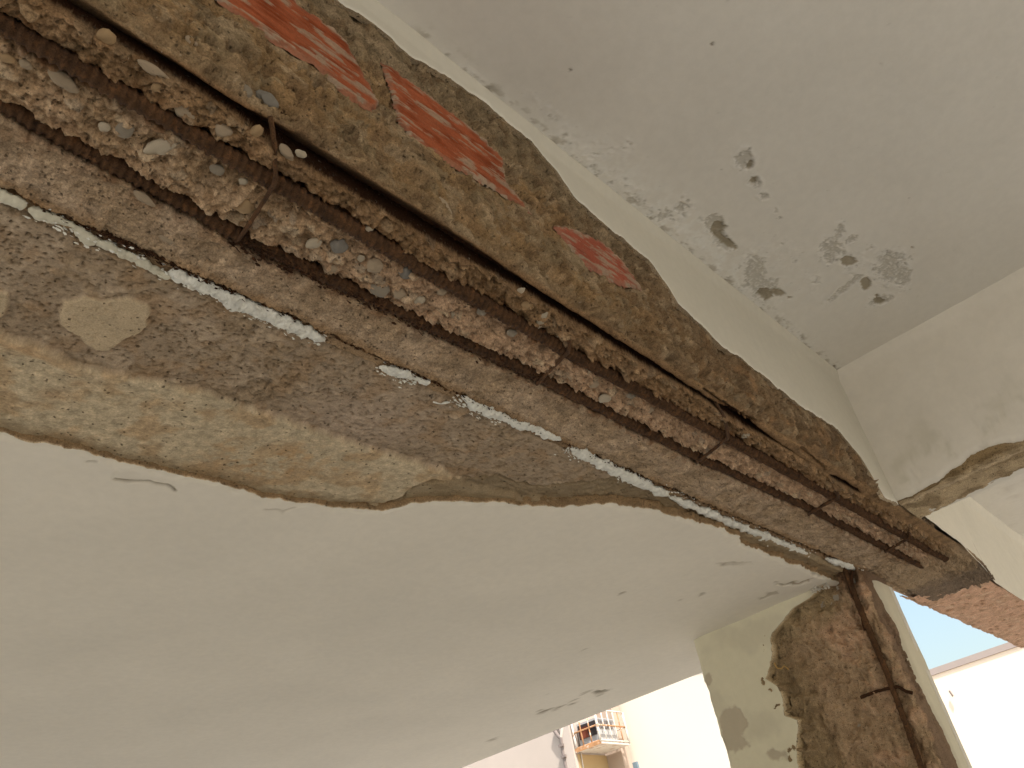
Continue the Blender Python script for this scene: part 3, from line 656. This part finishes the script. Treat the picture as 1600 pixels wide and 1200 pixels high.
# broken edge wall of the plaster: rough brown mortar
K = np.linspace(0, 1, 8); xe, ke = np.meshgrid(X3, K, indexing='ij')
ye = y0 + (-.010 * np.sin(ke * 2.2) * (1 + fbm(xe, ke, 25, 3, 331)) + .004 * ke) * ke
ze = zz[:, :1] * (1 - ke) + 1.006 * ke
ec = mix(np.broadcast_to(A(.24, .18, .11), xe.shape + (3,)).copy(), A(.60, .54, .42), ss(.16, .06, ke)); ec = mix(ec, A(.16, .125, .08), ss(.1, .5, fbm(xe, ke * .05, 40, 3, 333)) * .6)
grid('broken_edge', np.stack([xe, ye, ze], -1), None, M_conc, slab, ec)
box('outer_lip', 3.602, 3.64, 1.2, 9, .985, 1.34, M_coping, slab)

# ---------------- beam side plaster (above the broken mortar)
xs = np.arange(-4, -.36, .1); xs = np.concatenate([xs, np.arange(-.36, 2.735, .004)])
K = np.concatenate([np.linspace(0, .12, 10), np.linspace(.14, 1, 26)])
xe, ke = np.meshgrid(xs, K, indexing='ij'); z0 = np.where(xe < .45, 1.497, zb(xe)); ze = z0 + (ZC + .003 - z0) * ke
ye = .610 + .0015 * fbm(xe, ze, 6, 3, 341) + .002 * ss(.02, 0, (ze - z0)); rnd_corner = ss(.04, 0, ZC - ze) * .010; ye = ye - rnd_corner
sc3 = np.broadcast_to(A(.57, .54, .455), xe.shape + (3,)).copy(); sc3 = mix(sc3, A(.72, .70, .61), ss(.012, 0, ze - z0) * .8)
grid('side_plaster', np.stack([xe, ye, ze], -1), None, M_plast, beam, sc3)
K = np.linspace(0, 1, 4); xe, ke = np.meshgrid(xs, K, indexing='ij'); z0 = np.where(xe < .45, 1.497, zb(xe))
grid('side_plaster_edge', np.stack([xe, .612 + .014 * ke, z0 + .004 * ke], -1), None, M_conc, beam, np.broadcast_to(A(.45, .40, .31), xe.shape + (3,)).copy(), flip=True)

# ---------------- high ceiling with mould and peeling paint
gx = np.arange(.38, 2.735, .0042); gy = np.arange(-.75, .612, .0042)
def patches(u, v, x, y):
    n = fbm(x, y, 28, 5, 401, .6); nf = fbm(x, y, 90, 4, 403, .6); spk = noise(x * 190, y * 190, 405)
    g = lambda cu, cv, a, b, ang=0: np.exp(-(((u - cu) * math.cos(math.radians(ang)) + (v - cv) * math.sin(math.radians(ang))) / a) ** 2 - ((-(u - cu) * math.sin(math.radians(ang)) + (v - cv) * math.cos(math.radians(ang))) / b) ** 2)
    z = np.zeros_like(u); c = np.broadcast_to(A(.655, .63, .57), u.shape + (3,)).copy()
    c = mix(c, A(.62, .585, .52), ss(0, .8, fbm(x, y, 1.6, 4, 407)) * .35)
    # whitish efflorescence near the corner
    wh = np.clip(g(1000, 320, 160, 45, 38) * 1.0 + g(1110, 420, 90, 40, 40) + g(1260, 440, 90, 50) * .3, 0, 1) * ss(-.5, .5, n)
    c = mix(c, A(.74, .74, .70), wh * .6); z -= .0010 * wh * nf
    tot = np.zeros_like(u)
    for cu, cv, a, b, ang, dens in [(1162, 248, 16, 16, 20, .75), (1180, 284, 9, 8, 0, .9), (1192, 305, 9, 7, 20, .7), (1068, 322, 14, 17, 30, .55), (1035, 338, 28, 12, 10, .45), (1115, 350, 15, 13, 30, .85), (1128, 375, 22, 10, 45, .85),
                                    (1178, 428, 18, 30, 5, .75), (1195, 452, 24, 22, 20, .60), (1300, 390, 18, 18, 0, .80), (1310, 362, 8, 14, 20, .65), (1328, 375, 11, 6, -30, .6), (1390, 418, 26, 22, -35, .75), (1410, 430, 12, 22, 0, .7), (1362, 388, 9, 8, 0, .4),
                                    (1320, 450, 34, 5, -38, .8), (1375, 470, 18, 8, -15, .75), (962, 268, 10, 7, 0, .45), (978, 222, 16, 8, 30, .35), (955, 286, 8, 6, 0, .5), (1270, 435, 12, 18, 0, .35), (1340, 412, 40, 30, 0, .22),
                                    (1095, 408, 10, 8, 0, .55), (1060, 375, 50, 8, 36, .35), (900, 240, 70, 22, 40, .30), (985, 300, 60, 14, 38, .33), (1080, 390, 70, 14, 38, .36), (1140, 450, 60, 14, 40, .36), (1235, 510, 60, 8, 42, .30), (960, 235, 40, 16, 20, .27), (860, 175, 60, 12, 40, .27), (1215, 400, 60, 40, 0, .20), (700, 85, 10, 5, 0, .5), (745, 120, 60, 5, 38, .35), (1212, 328, 4, 5, 0, .6), (1218, 340, 3, 3, 0, .6)]:
        tot = np.maximum(tot, g(cu, cv, a * 1.15, b * 1.15, ang) * dens)
    e = tot - .30 + .22 * n + .16 * nf
    pk = ss(-.02, .16, e) * ss(-.20, .28, e * .9 + spk * 1.0 + .08)
    c = mix(c, A(.40, .375, .315), pk * .66); z += .0026 * pk
    halo = ss(-.22, .0, e) * (1 - pk) * ss(.05, .25, tot); c = mix(c, A(.72, .70, .65), halo * .5); z -= .0010 * halo * (1 + nf)
    # bare brown chips
    tot = np.zeros_like(u)
    for cu, cv, a, b, ang in [(1325, 408, 15, 8, 0), (1353, 444, 9, 11, 0), (1197, 460, 13, 10, 20), (1216, 458, 14, 6, 10), (1120, 358, 11, 13, 30), (1135, 378, 22, 7, 35), (1370, 462, 3, 3, 0), (1233, 465, 3, 2, 0), (1178, 282, 6, 5, 0), (1172, 258, 4, 9, 30), (1425, 387, 3, 2, 0), (1374, 471, 9, 6, 0)]:
        tot = np.maximum(tot, g(cu, cv, a, b, ang))
    pk2 = ss(-.03, .04, tot - .42 + .16 * n + .10 * nf); c = mix(c, A(.27, .225, .145), pk2 * .8); z += .004 * pk2
    # small dark specks and mould at the inner corner line
    ml = ss(.05, .005, .612 - y) * ss(.75, .8, x)
    mo = ml * ss(.25, .6, fbm(x * .5, y, 40, 4, 431, .6) + .5 * n); c = mix(c, A(.30, .26, .19), mo * .7)
    for cu, cv, r in [(1113, 68, 2), (892, 110, 2), (1325, 598, 2), (1420, 310, 1.5), (1127, 266, 1.5), (1293, 570, 4), (1303, 573, 3.5), (1282, 570, 3), (1275, 565, 2)]:
        m = ss(r * 1.2, r * .5, np.hypot(u - cu, v - cv) + 1.5 * nf); c = mix(c, A(.15, .12, .08), m * .85); z += .002 * m
    return z, c
xx, yy = np.meshgrid(gx, gy, indexing='ij'); u, v, dep = px(np.stack([xx, yy, xx * 0 + ZC], -1))
dz, hc = patches(u, v, xx, yy)
zz = ZC + dz + .0012 * fbm(xx, yy, 4, 3, 421)
edge_in = np.minimum(np.minimum(xx - gx[0], yy - gy[0]) / .05, 1); zz = ZC + (zz - ZC) * np.clip(edge_in, 0, 1)
hceil = grid('high_ceiling', np.stack([xx, yy, zz], -1), None, M_plast, None, hc, flip=True, kind='structure', label='high white ceiling with peeling paint and mould patches', category='ceiling')
mesh('outer_ceiling', [(-4, -4, ZC), (2.735, -4, ZC), (2.735, gy[0], ZC), (-4, gy[0], ZC), (gx[0], gy[0], ZC), (gx[0], .612, ZC), (-4, .612, ZC)],
     [(0, 3, 4, 2, 1), (3, 6, 5, 4)], mat('plain_plaster', (.655, .63, .57), .85, .05, 1.6, .30, 60, .0014, fine=(35, .02), spec=.15), smooth=False, kind='structure')

# ---------------- cross beam
cb = empty('cross_beam', (2.83, -.5, 1.0), 'white cross beam with chipped lower edge joining the long beam from the right', 'beam')
box('core', 2.78, 2.90, -4, .60, 1.02, 1.6, M_slab, cb)
def cz(y): return interp(y, [(-4, 1.02), (.0, 1.02), (.15, 1.018), (.22, 1.012), (.27, 1.028), (.36, 1.036), (.42, 1.022), (.46, 1.008), (.50, 1.005), (.61, .996)]) + jag(y, 61, .006, 14)
ys = np.concatenate([np.arange(-4, -.2, .05), np.arange(-.2, .618, .003)])
K = np.concatenate([np.linspace(0, .1, 8), np.linspace(.13, 1, 30)])
ye, ke = np.meshgrid(ys, K, indexing='ij'); z0 = cz(ye); ze = z0 + (ZC + .003 - z0) * ke
xe = 2.73 + .003 * fbm(ye, ze, 5, 3, 501) + .006 * ss(.02, 0, ze - z0) - .012 * ss(.04, 0, ZC - ze)
cc = np.broadcast_to(A(.66, .62, .54), xe.shape + (3,)).copy(); cc = mix(cc, A(.50, .47, .38), ss(.0, .7, fbm(ye, ze, 10, 5, 503)) * ss(.30, .0, ze - z0) * .8)
xe += .002 * ss(.1, .5, fbm(ye, ze, 18, 4, 505)) * ss(.3, 0, ze - z0)
grid('face_plaster', np.stack([xe, ye, ze], -1), None, M_plast, cb, cc, flip=True)
# soffit strip with rough edges
K = np.linspace(0, 1, 70); ye, ke = np.meshgrid(ys, K, indexing='ij')
x0, x1 = 2.733, interp(ye, [(-4, 2.90), (.2, 2.885), (.5, 2.925), (.62, 2.94)]) + jag(ye, 71, .005, 12)
z0 = cz(ye)
xe = np.where(ke < .2, x0 + .012 * ke / .2 * (1 + fbm(ye, ke, 20, 3, 511)), x0 + .012 + (x1 - x0 - .012) * (ke - .2) / .8)
ze = np.where(ke < .2, z0 + (1.0 - z0) * (ke / .2), 1.0)
ze = ze + (.004 * fbm(xe, ye, 24, 5, 513) + .003 * ridge(xe, ye, 30, 3, 515)) * ss(0, .1, ke)
ze = ze - .006 * ss(.45, .6, ke)
cs = mix(np.broadcast_to(A(.42, .365, .26), xe.shape + (3,)).copy(), A(.28, .235, .16), ss(-.1, .5, fbm(xe, ye, 14, 4, 517)))
cs = mix(cs, A(.20, .155, .09), ss(.22, .1, ke) * ss(.2, .3, ye * 1.0) * .9)
cs = mix(cs, A(.56, .50, .39), ss(.06, .0, np.abs(ke - .33)) * .6)
grid('chipped_soffit', np.stack([xe, ye, ze], -1), None, M_conc, cb, cs, flip=True)
box('rear_plaster', 2.90, 2.944, -4, .60, .996, 1.60, M_flat, cb)

# second bay beyond the cross beam: side plaster of the long beam and its ceiling
bay = empty('far_bay_ceiling', (4.5, 0, 1.5), 'bright white ceiling bay beyond the cross beam at the right', 'ceiling'); bay['kind'] = 'structure'
xs = np.arange(2.93, 7.5, .01); K = np.linspace(0, 1, 26); xe, ke = np.meshgrid(xs, K, indexing='ij')
def z2(x): return interp(x, [(2.9, .998), (3.2, .994), (3.6, .992), (4.0, .994), (7.5, 1.0)]) + np.minimum(jag(x, 81, .004, 10), .002) * ss(4.0, 3.9, x)
z0 = z2(xe) + 0 * xe; ze = z0 + (1.50 - z0) * ke
ye = interp(xe, [(2.9, .600), (3.3, .612), (3.7, .645), (4.05, .690), (4.6, .70), (7.5, .70)]) + .003 * fbm(xe, ze, 4, 3, 521) - .02 * ss(.05, 0, 1.5 - ze)
grid('side_plaster', np.stack([xe, ye, ze], -1), None, M_plast, bay, np.broadcast_to(A(.72, .695, .60), xe.shape + (3,)).copy())
gx2 = np.arange(2.94, 7.5, .03); gy2 = np.arange(-4, .72, .03); xe, ye = np.meshgrid(gx2, gy2, indexing='ij')
grid('bay_plaster', np.stack([xe, ye, 1.497 + .006 * fbm(xe, ye, 3, 4, 523)], -1), None, M_plast, bay,
     mix(np.broadcast_to(A(.73, .70, .63), xe.shape + (3,)).copy(), A(.60, .56, .49), ss(.2, .7, fbm(xe, ye, 6, 4, 525)) * .6), flip=True)

# tan rendered beam that carries on outside
tb = empty('rendered_outer_beam', (6, .85, 1.0), 'rough tan rendered beam running outside above the sky gap', 'beam')
xs = np.arange(0, 1, .0022); ys = np.linspace(0, 1, 100); a_, b_ = np.meshgrid(xs, ys, indexing='ij')
ye = .70 + (.985 + .006 * fbm(a_ * 5, b_ * 0, 6, 4, 531) - .70) * b_
x0 = interp(ye, [(.60, 4.03), (.69, 4.01), (.83, 3.955), (.97, 3.78), (1.0, 3.60)]); xe = x0 + (8 - x0) * a_ ** 1.5
w1_, w2_, wid = worley(xe * 26, ye * 26, 533)
ze = .999 + .006 * fbm(xe, ye, 16, 4, 535) + .005 * (wid > .6) * ss(.35, .1, w1_)
tc_ = mix(np.broadcast_to(A(.62, .44, .34), xe.shape + (3,)).copy(), A(.36, .23, .15), (wid > .6) * ss(.35, .15, w1_) * .8)
tc_ = mix(tc_, A(.52, .38, .28), ss(.1, .5, fbm(xe, ye, 9, 4, 537)) * .6); tc_ = mix(tc_, A(.70, .56, .44), ss(.45, .7, fbm(xe, ye, 20, 4, 539)) * .7)
grid('rendered_soffit', np.stack([xe, ye, ze], -1), None, M_conc, tb, tc_, flip=True)
box('rendered_core', 3.97, 8, .705, .978, 1.012, 1.62, M_tan, tb)
box('rendered_core', 3.45, 3.965, .958, .985, 1.012, 1.62, M_tan, tb)

# ================================================================== COLUMN
col_ = empty('corner_column', (3.3, 1.25, -1.6), 'spalled white column under the long beam with a rusty corner bar', 'column')
box('core', 3.19, 3.40, .97, 1.62, -1.6, 1.03, M_slab, col_)
CY = .93; CX = 3.15
zc = np.concatenate([np.arange(-1.6, .1, .02), np.arange(.1, 1.02, .0032)])
tc = np.arange(-.27, .56, .0032)              # <0: side face going back in x, >0: front face going +y
zz, tt = np.meshgrid(zc, tc, indexing='ij'); rr = .02
a = np.clip((tt + rr) / (2 * rr), 0, 1) * math.pi / 2
xb = np.where(tt < -rr, CX - tt, np.where(tt > rr, CX, CX + rr - rr * np.sin(a))); ybs = np.where(tt > rr, CY + tt, np.where(tt < -rr, CY, CY + rr - rr * np.cos(a)))
nx_, ny_ = -np.sin(a), -np.cos(a)
k1 = fbm(zz, tt, 7, 4, 601); k2 = fbm(zz, tt, 34, 4, 602); k3 = ridge(zz * .7, tt * 1.3, 13, 4, 603)
dd = .016 * k1 + .008 * k2 + .026 * (k3 - .2) * ss(-.04, .06, tt)
cw1, cw2, cwid = worley(zz * 12 + .4 * k1, tt * 17 + .4 * k2, 604)
dd += ss(.0, .08, tt) * (.022 * (cwid - .5) * ss(0, .12, cw2 - cw1) + .012 * (.5 - cw1))
zt = np.where(tt > 0, tt, 0)
dd -= .010 * ss(.010, .0, np.abs(tt - .055)) * ss(1.0, .9, zz)                # channel for the bar
dd -= .03 * ss(.93, .99, zz) * ss(.0, .03, tt) * ss(.16, .10, tt)             # dark hollow at the head
dd = np.where(tt < -.03, dd * .25 - .004, dd)
ybz = lambda z: interp(z, [(-1.6, 1.40), (.30, 1.40), (.43, 1.385), (.50, 1.372), (.57, 1.34), (.60, 1.372), (.64, 1.362), (.70, 1.36), (.74, 1.39), (.80, 1.355), (.86, 1.33), (.885, 1.31), (.92, 1.24), (.94, 1.20), (.95, 1.13), (.97, 1.085), (1.0, 1.05)]) + jag(z, 605, .011, 11)
bound = ybz(zz) - CY
nearb = ss(.06, .0, bound - tt); dd += .012 * nearb * (1 + k2)
cc = mix(np.broadcast_to(A(.345, .275, .195), zz.shape + (3,)).copy(), A(.44, .335, .25), ss(-.2, .5, k1))
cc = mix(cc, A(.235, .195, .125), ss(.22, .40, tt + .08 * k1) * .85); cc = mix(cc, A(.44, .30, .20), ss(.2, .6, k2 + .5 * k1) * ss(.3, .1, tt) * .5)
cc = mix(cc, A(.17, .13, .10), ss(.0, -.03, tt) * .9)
bst = np.exp(-np.abs(tt - .055) / .011); cc = mix(cc, A(.19, .11, .06), np.clip(bst * (.7 + .5 * k2), 0, .8))
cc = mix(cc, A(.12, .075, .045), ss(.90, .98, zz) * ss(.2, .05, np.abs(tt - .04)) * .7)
cc = mix(cc, A(.30, .26, .16), ss(.80, .93, zz) * ss(.10, .16, tt) * .6)
uu, vv, _ = px(np.stack([xb, ybs, zz], -1)); uu = uu + 3 * noise(zz * 60, tt * 60, 641); vv = vv + 3 * noise(zz * 60 + 4, tt * 60, 642)
for pts, wd, dp_ in [([(1348, 1088), (1350, 1070), (1340, 1050), (1338, 1035), (1345, 1020), (1342, 1005)], 1.6, .010), ([(1235, 1000), (1232, 985), (1240, 965), (1252, 948)], 2.5, .012), ([(1295, 1060), (1310, 1066), (1335, 1062)], 1.4, .008),
                     ([(1278, 1110), (1284, 1130), (1296, 1150)], 2.2, .012), ([(1350, 1150), (1345, 1120)], 1.5, .008), ([(1340, 930), (1332, 955), (1340, 975)], 2.0, .012), ([(1385, 960), (1396, 985), (1415, 1025), (1428, 1058), (1440, 1090)], 2.4, .012), ([(1375, 1140), (1380, 1170), (1392, 1200)], 1.8, .01)]:
    dd -= dp_ * ss(wd * 1.7, wd * .3, seg_dist(uu, vv, pts))
Pc = np.stack([xb + nx_ * dd, ybs + ny_ * dd, zz], -1)
czz = (zz[:-1, :-1] + zz[1:, 1:]) / 2; ctt = (tt[:-1, :-1] + tt[1:, 1:]) / 2
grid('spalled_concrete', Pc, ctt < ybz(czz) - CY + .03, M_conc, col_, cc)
# front plaster
K = np.concatenate([np.linspace(0, .1, 8), np.linspace(.12, 1, 60)]); zz, ke = np.meshgrid(zc, K, indexing='ij')
y0 = ybz(zz); yL = 1.648 + jag(zz, 611, .004, 12); yy = y0 + (yL - y0) * ke
u, v, _ = px(np.stack([zz * 0 + 3.125, yy, zz], -1))
pn = fbm(zz, yy, 16, 5, 613); pn2 = fbm(zz, yy, 5, 4, 615)
xe = 3.124 + .003 * fbm(zz, yy, 6, 3, 612) + .010 * ss(.93, 1, ke) ** 2
pc2 = np.broadcast_to(A(.63, .59, .44), zz.shape + (3,)).copy(); pc2 = mix(pc2, A(.50, .46, .35), ss(.1, .7, pn2) * .5)
gz = np.clip(np.exp(-((u - 1145) / 26) ** 2 - ((v - 1140) / 45) ** 2) + .8 * np.exp(-((u - 1107) / 8) ** 2 - ((v - 1062) / 14) ** 2) + .5 * np.exp(-((u - 1215) / 30) ** 2 - ((v - 1170) / 30) ** 2), 0, 1)
pk = ss(.42, .55, gz + .3 * pn); pc2 = mix(pc2, A(.42, .36, .27), pk * .8); xe = xe + .003 * pk
m = ss(6, 2, np.hypot(u - 1137, (v - 968) * 1.3)) ; pc2 = mix(pc2, A(.22, .19, .12), m * .7)
for pts in ([(1205, 997), (1215, 1010), (1226, 1025)], [(1100, 990), (1122, 974), (1140, 968)]):
    m = ss(2.0, .6, seg_dist(u, v, pts)); pc2 = mix(pc2, A(.2, .17, .1), m * .7); xe = xe + .004 * m
sel = zz < .978
grid('column_plaster', np.stack([xe, yy, np.minimum(zz, .976)], -1), None, M_plast, col_, pc2)
K = np.linspace(0, 1, 6); ze, ke = np.meshgrid(zc, K, indexing='ij'); y0 = ybz(ze)
grid('plaster_broken_edge', np.stack([3.125 + .035 * ke, y0 - .010 * np.sin(ke * 3) * (1 + fbm(ze, ke, 20, 3, 617)) - .008 * ke, np.minimum(ze, .99)], -1), None, M_conc, col_,
     mix(np.broadcast_to(A(.30, .25, .16), ze.shape + (3,)).copy(), A(.55, .5, .38), ss(.25, .1, ke)), flip=True)
box('side_return', 3.136, 3.41, 1.628, 1.644, -1.6, .976, M_flat, col_)
# plaster left on the side face (right edge of the column)
K = np.linspace(0, 1, 14); ze, ke = np.meshgrid(zc[zc < .965], K, indexing='ij')
xf = interp(ze, [(-1.6, 3.30), (.3, 3.30), (.45, 3.315), (.60, 3.27), (.68, 3.285), (.80, 3.29), (.90, 3.275), (.96, 3.26)]) + jag(ze, 621, .006, 7); xt = 3.44 + jag(ze, 623, .003, 10)
xe = xf + (xt - xf) * ke
grid('side_plaster', np.stack([xe, .926 + .002 * fbm(ze, xe, 8, 3, 625) + .012 * ss(.12, 0, ke), ze], -1), None, M_plast, col_,
     np.broadcast_to(A(.62, .58, .45), ze.shape + (3,)).copy(), flip=True)
box('back_face', 3.40, 3.435, .925, 1.63, -1.6, .96, M_flat, col_)
# corner bar and its link
def cp(u, v, off=0): p = onx(u, v, CX - .012); return p
tube('rebar', np.array([p for p in zip(np.full(300, CX - .010), np.interp(np.linspace(1.02, -.6, 300), [-.6, .0, .33, .62, .8, 1.02], [.99, .988, .992, .978, .978, .974]), np.linspace(1.02, -.6, 300))]),
     np.interp(np.linspace(1.02, -.6, 300), [.5, .62, .68], [.0095, .0095, .0105]), M_rust, col_, 12, (.012, .1), .25, 31)
link([cp(1345, 1090), cp(1362, 1083), cp(1385, 1076), cp(1402, 1073), cp(1416, 1080), cp(1426, 1083)], .0055, 41, col_, M_rustd, 'stirrup')
link([cp(1332, 892), cp(1330, 925), cp(1345, 950), cp(1352, 985)], .007, 42, col_, M_rustd, 'stirrup')
# sawdust-coloured curl of wire by the crack
link([onx(1210, 1036, 3.118), onx(1214, 1044, 3.112), onx(1221, 1045, 3.110), onx(1225, 1040, 3.11), onx(1232, 1046, 3.12)], .0022, 43, col_, mat('ochre_fibre', (.45, .28, .10), .9, .1, 20, 0), 'wire_curl', 24)
# torn plaster crumbs at the top
flakes('plaster_crumbs', 60, lambda R: 3.10 + .02 * R.rand(), lambda x, R: 1.04 + .07 * R.rand(), lambda R: .955 + .03 * R.rand(), .006, M_flat, col_, 9)

# ================================================================== BUILDINGS ACROSS THE STREET
def at(u, v, x): p = onx(u, v, x); return p
G = -1.62
PX, QX, RX, WX = 12.6, 13.43, 13.75, 14.0
pc_ = at(900, 1173, PX); yP = pc_[1]
nb = empty('grey_building', (PX + 1, 12, G), 'building with its shade painted in as grey lilac, stepped corner below the ceiling edge', 'building')
box('wall', PX, PX + 1.1, yP, 26, G, 8.0, M_lilac_shade, nb)
box('pilaster', PX - .07, PX - .003, yP + .003, at(880, 1150, PX)[1], G, 8.0, M_lilac_shade, nb)
yQ = at(975, 1192, QX)[1]
box('wall', QX, QX + .25, yQ, yP - .003, G, 8.0, mat('tan_shade_wall', (.42, .335, .27), .9, .05, .8, .15, 12, .003), nb, label='narrow wall set back beside the cage, toned tan for shade')  # shade on this wall is put into its colour
box('wall', PX + .003, QX - .003, yP - .012, yP - .001, G, at(903, 1176, PX)[2] - .02, M_ochre, nb, label='ochre return wall below the cage')
# drainpipe with its branch
dp = empty('drainpipe', (PX - .05, at(885, 1200, PX)[1], G), 'thin grey drainpipe with a short branch on the grey building', 'drainpipe')
q = [at(864, 1138, PX - .06), at(873, 1151, PX - .06), at(877, 1153, PX - .06), at(880, 1175, PX - .06), at(886, 1203, PX - .06)]
q.append(np.array([PX - .06, q[-1][1], G]))
def poly(name, pts, r, m, par, n=30, sides=8):
    pts = np.array(pts); k = np.linspace(0, len(pts) - 1, n); i = np.minimum(k.astype(int), len(pts) - 2); f = (k - i)[:, None]
    return tube(name, pts[i] * (1 - f) + pts[i + 1] * f, r, m, par, sides)
poly('pipe', q, .035, M_pipe, dp, 60)
poly('branch', [at(877, 1153, PX - .06), at(879, 1138, PX - .06), at(880, 1120, PX - .06)], .03, M_bar, dp)
for vv in (1165, 1182):
    p = at(879 + (vv - 1165) * .22, vv, PX - .05); box('bracket', PX - .11, PX - .072, p[1] - .05, p[1] + .05, p[2] - .02, p[2] + .02, M_pipe, dp)

# sunlit building beyond
wb = empty('white_building', (RX, 9, G), 'bright sunlit white building behind the air conditioner cage', 'building')
rz = at(1040, 1057, RX)
box('wall', RX, RX + 5, 5.65, 14, G, 6.0, M_white, wb)
e0 = at(1030, 1058, RX - .03); e1 = at(1110, 1040, RX - .03); ed = e1 + (e1 - e0) * 1.2; es = e0 - (e1 - e0) * 2.5
mesh('eave', [es, ed, ed + [0, 0, 2.2], es + [0, 0, 2.2], es + [.027, 0, 0], ed + [.027, 0, 0], ed + [.027, 0, 2.2], es + [.027, 0, 2.2]],
     [(0, 1, 2, 3), (4, 7, 6, 5), (0, 4, 5, 1), (3, 2, 6, 7), (0, 3, 7, 4), (1, 5, 6, 2)], mat('eave_grey', (.50, .50, .50), .9, .05, 3, 0), wb, smooth=False)
wt = at(997, 1190, RX); wl = at(978, 1197, RX)
win = box('window', RX - .06, RX - .003, wt[1], wt[1] + 1.0, wt[2] - 1.3, wt[2], M_frame, wb)
box('pane', RX - .066, RX - .061, wt[1] + .10, wt[1] + .90, wt[2] - 1.2, wt[2] - .10, M_glass, win)
yb_ = .61
cw = empty('cream_building', (WX, 2, G), 'cream sunlit building with a flat roof at the lower right', 'building')
k0 = at(1447, 1054, WX); k1_ = at(1590, 1016, WX); topz = (k0[2] + k1_[2]) / 2
box('wall', WX, WX + 6, -12, 5.6, G, topz, M_cream, cw)
box('coping', WX - .02, WX + 6, -12, 5.6, topz + .003, topz + .09, M_coping, cw)
mk0, mk1 = at(1483, 1079, WX - .05), at(1489, 1088, WX - .05)
poly('wall_hook', [mk0, mk1], .014, M_pipe, cw, 6)

# air conditioner in its cage, hung on the ochre return wall
cx0, cx1 = PX - .02, QX - .02; cy1 = yP - .015; cy0 = at(940, 1159, PX)[1]; cz0 = pc_[2]; cz1 = at(928, 1109, PX)[2]
cg = empty('security_cage', (cx0 + .4, cy1, cz0), 'rusty white barred cage around the air conditioner on the building corner', 'cage')
def bar(p, q, r, m): 
    return poly('bar', [p, q], r, m, cg, 4, 6)
box('base_plate', cx0, cx1, cy0, cy1, cz0 - .03, cz0, M_bar, cg)
box('shelf_edge', cx0 - .02, cx0 - .002, cy0, cy1, cz0 - .04, cz0 + .02, M_barr, cg)
for (x, y) in ((cx0, cy0), (cx1, cy0), (cx0, cy1 - .02)): bar((x, y, cz0), (x, y, cz1), .022, M_bar)
for z in (cz0 + .02, cz1):
    bar((cx0, cy0, z), (cx1, cy0, z), .015, M_bar); bar((cx0, cy0, z), (cx0, cy1, z), .015, M_barr)
zm = cz0 + (cz1 - cz0) * .52
bar((cx0, cy0, zm), (cx0, cy1, zm), .014, M_barr); bar((cx0, cy0, zm), (cx1, cy0, zm), .014, M_barr); bar((cx1, cy0, zm), (cx1, cy1, zm), .012, M_bar)
for k in (.33, .66): bar((cx0, cy0 + (cy1 - cy0) * k, cz0), (cx0, cy0 + (cy1 - cy0) * k, cz1), .013, M_barr)
for k in (.22, .42, .62, .80): bar((cx0 + (cx1 - cx0) * k, cy0, cz0), (cx0 + (cx1 - cx0) * k, cy0, cz1), .011, M_bar if k != .80 else M_barr)
bar((cx0 + .1, cy1 - .02, cz0 - .03), (cx0 + .1, cy1, cz0 - .35), .010, M_bar)
ac = empty('air_conditioner', (cx0 + .35, cy1 - .3, cz0), 'old air conditioner unit with dark grille inside the barred cage', 'air conditioner')
ax0, ax1, ay0, ay1, az0, az1 = cx0 + .10, cx1 - .22, cy0 + .08, cy1 - .04, cz0 + .03, cz1 - .10
box('casing', ax0, ax1, ay0, ay1, az0, az1, M_ac, ac)
box('grille', ax0 - .02, ax0 - .002, ay0 + .02, ay1 - .03, az0 + .12, az1 - .04, M_acd, ac)
box('rusty_panel', ax0 - .034, ax0 - .022, (ay0 + ay1) / 2 - .02, ay1 - .06, az0 + .12, az0 + .30, M_acr, ac)
box('side_vent', ax0 + .06, ax1 - .08, ay0 - .014, ay0 - .002, az0 + .22, az1 - .05, mat('vent_grey', (.16, .145, .14), .7, .1, 9, 0), ac)
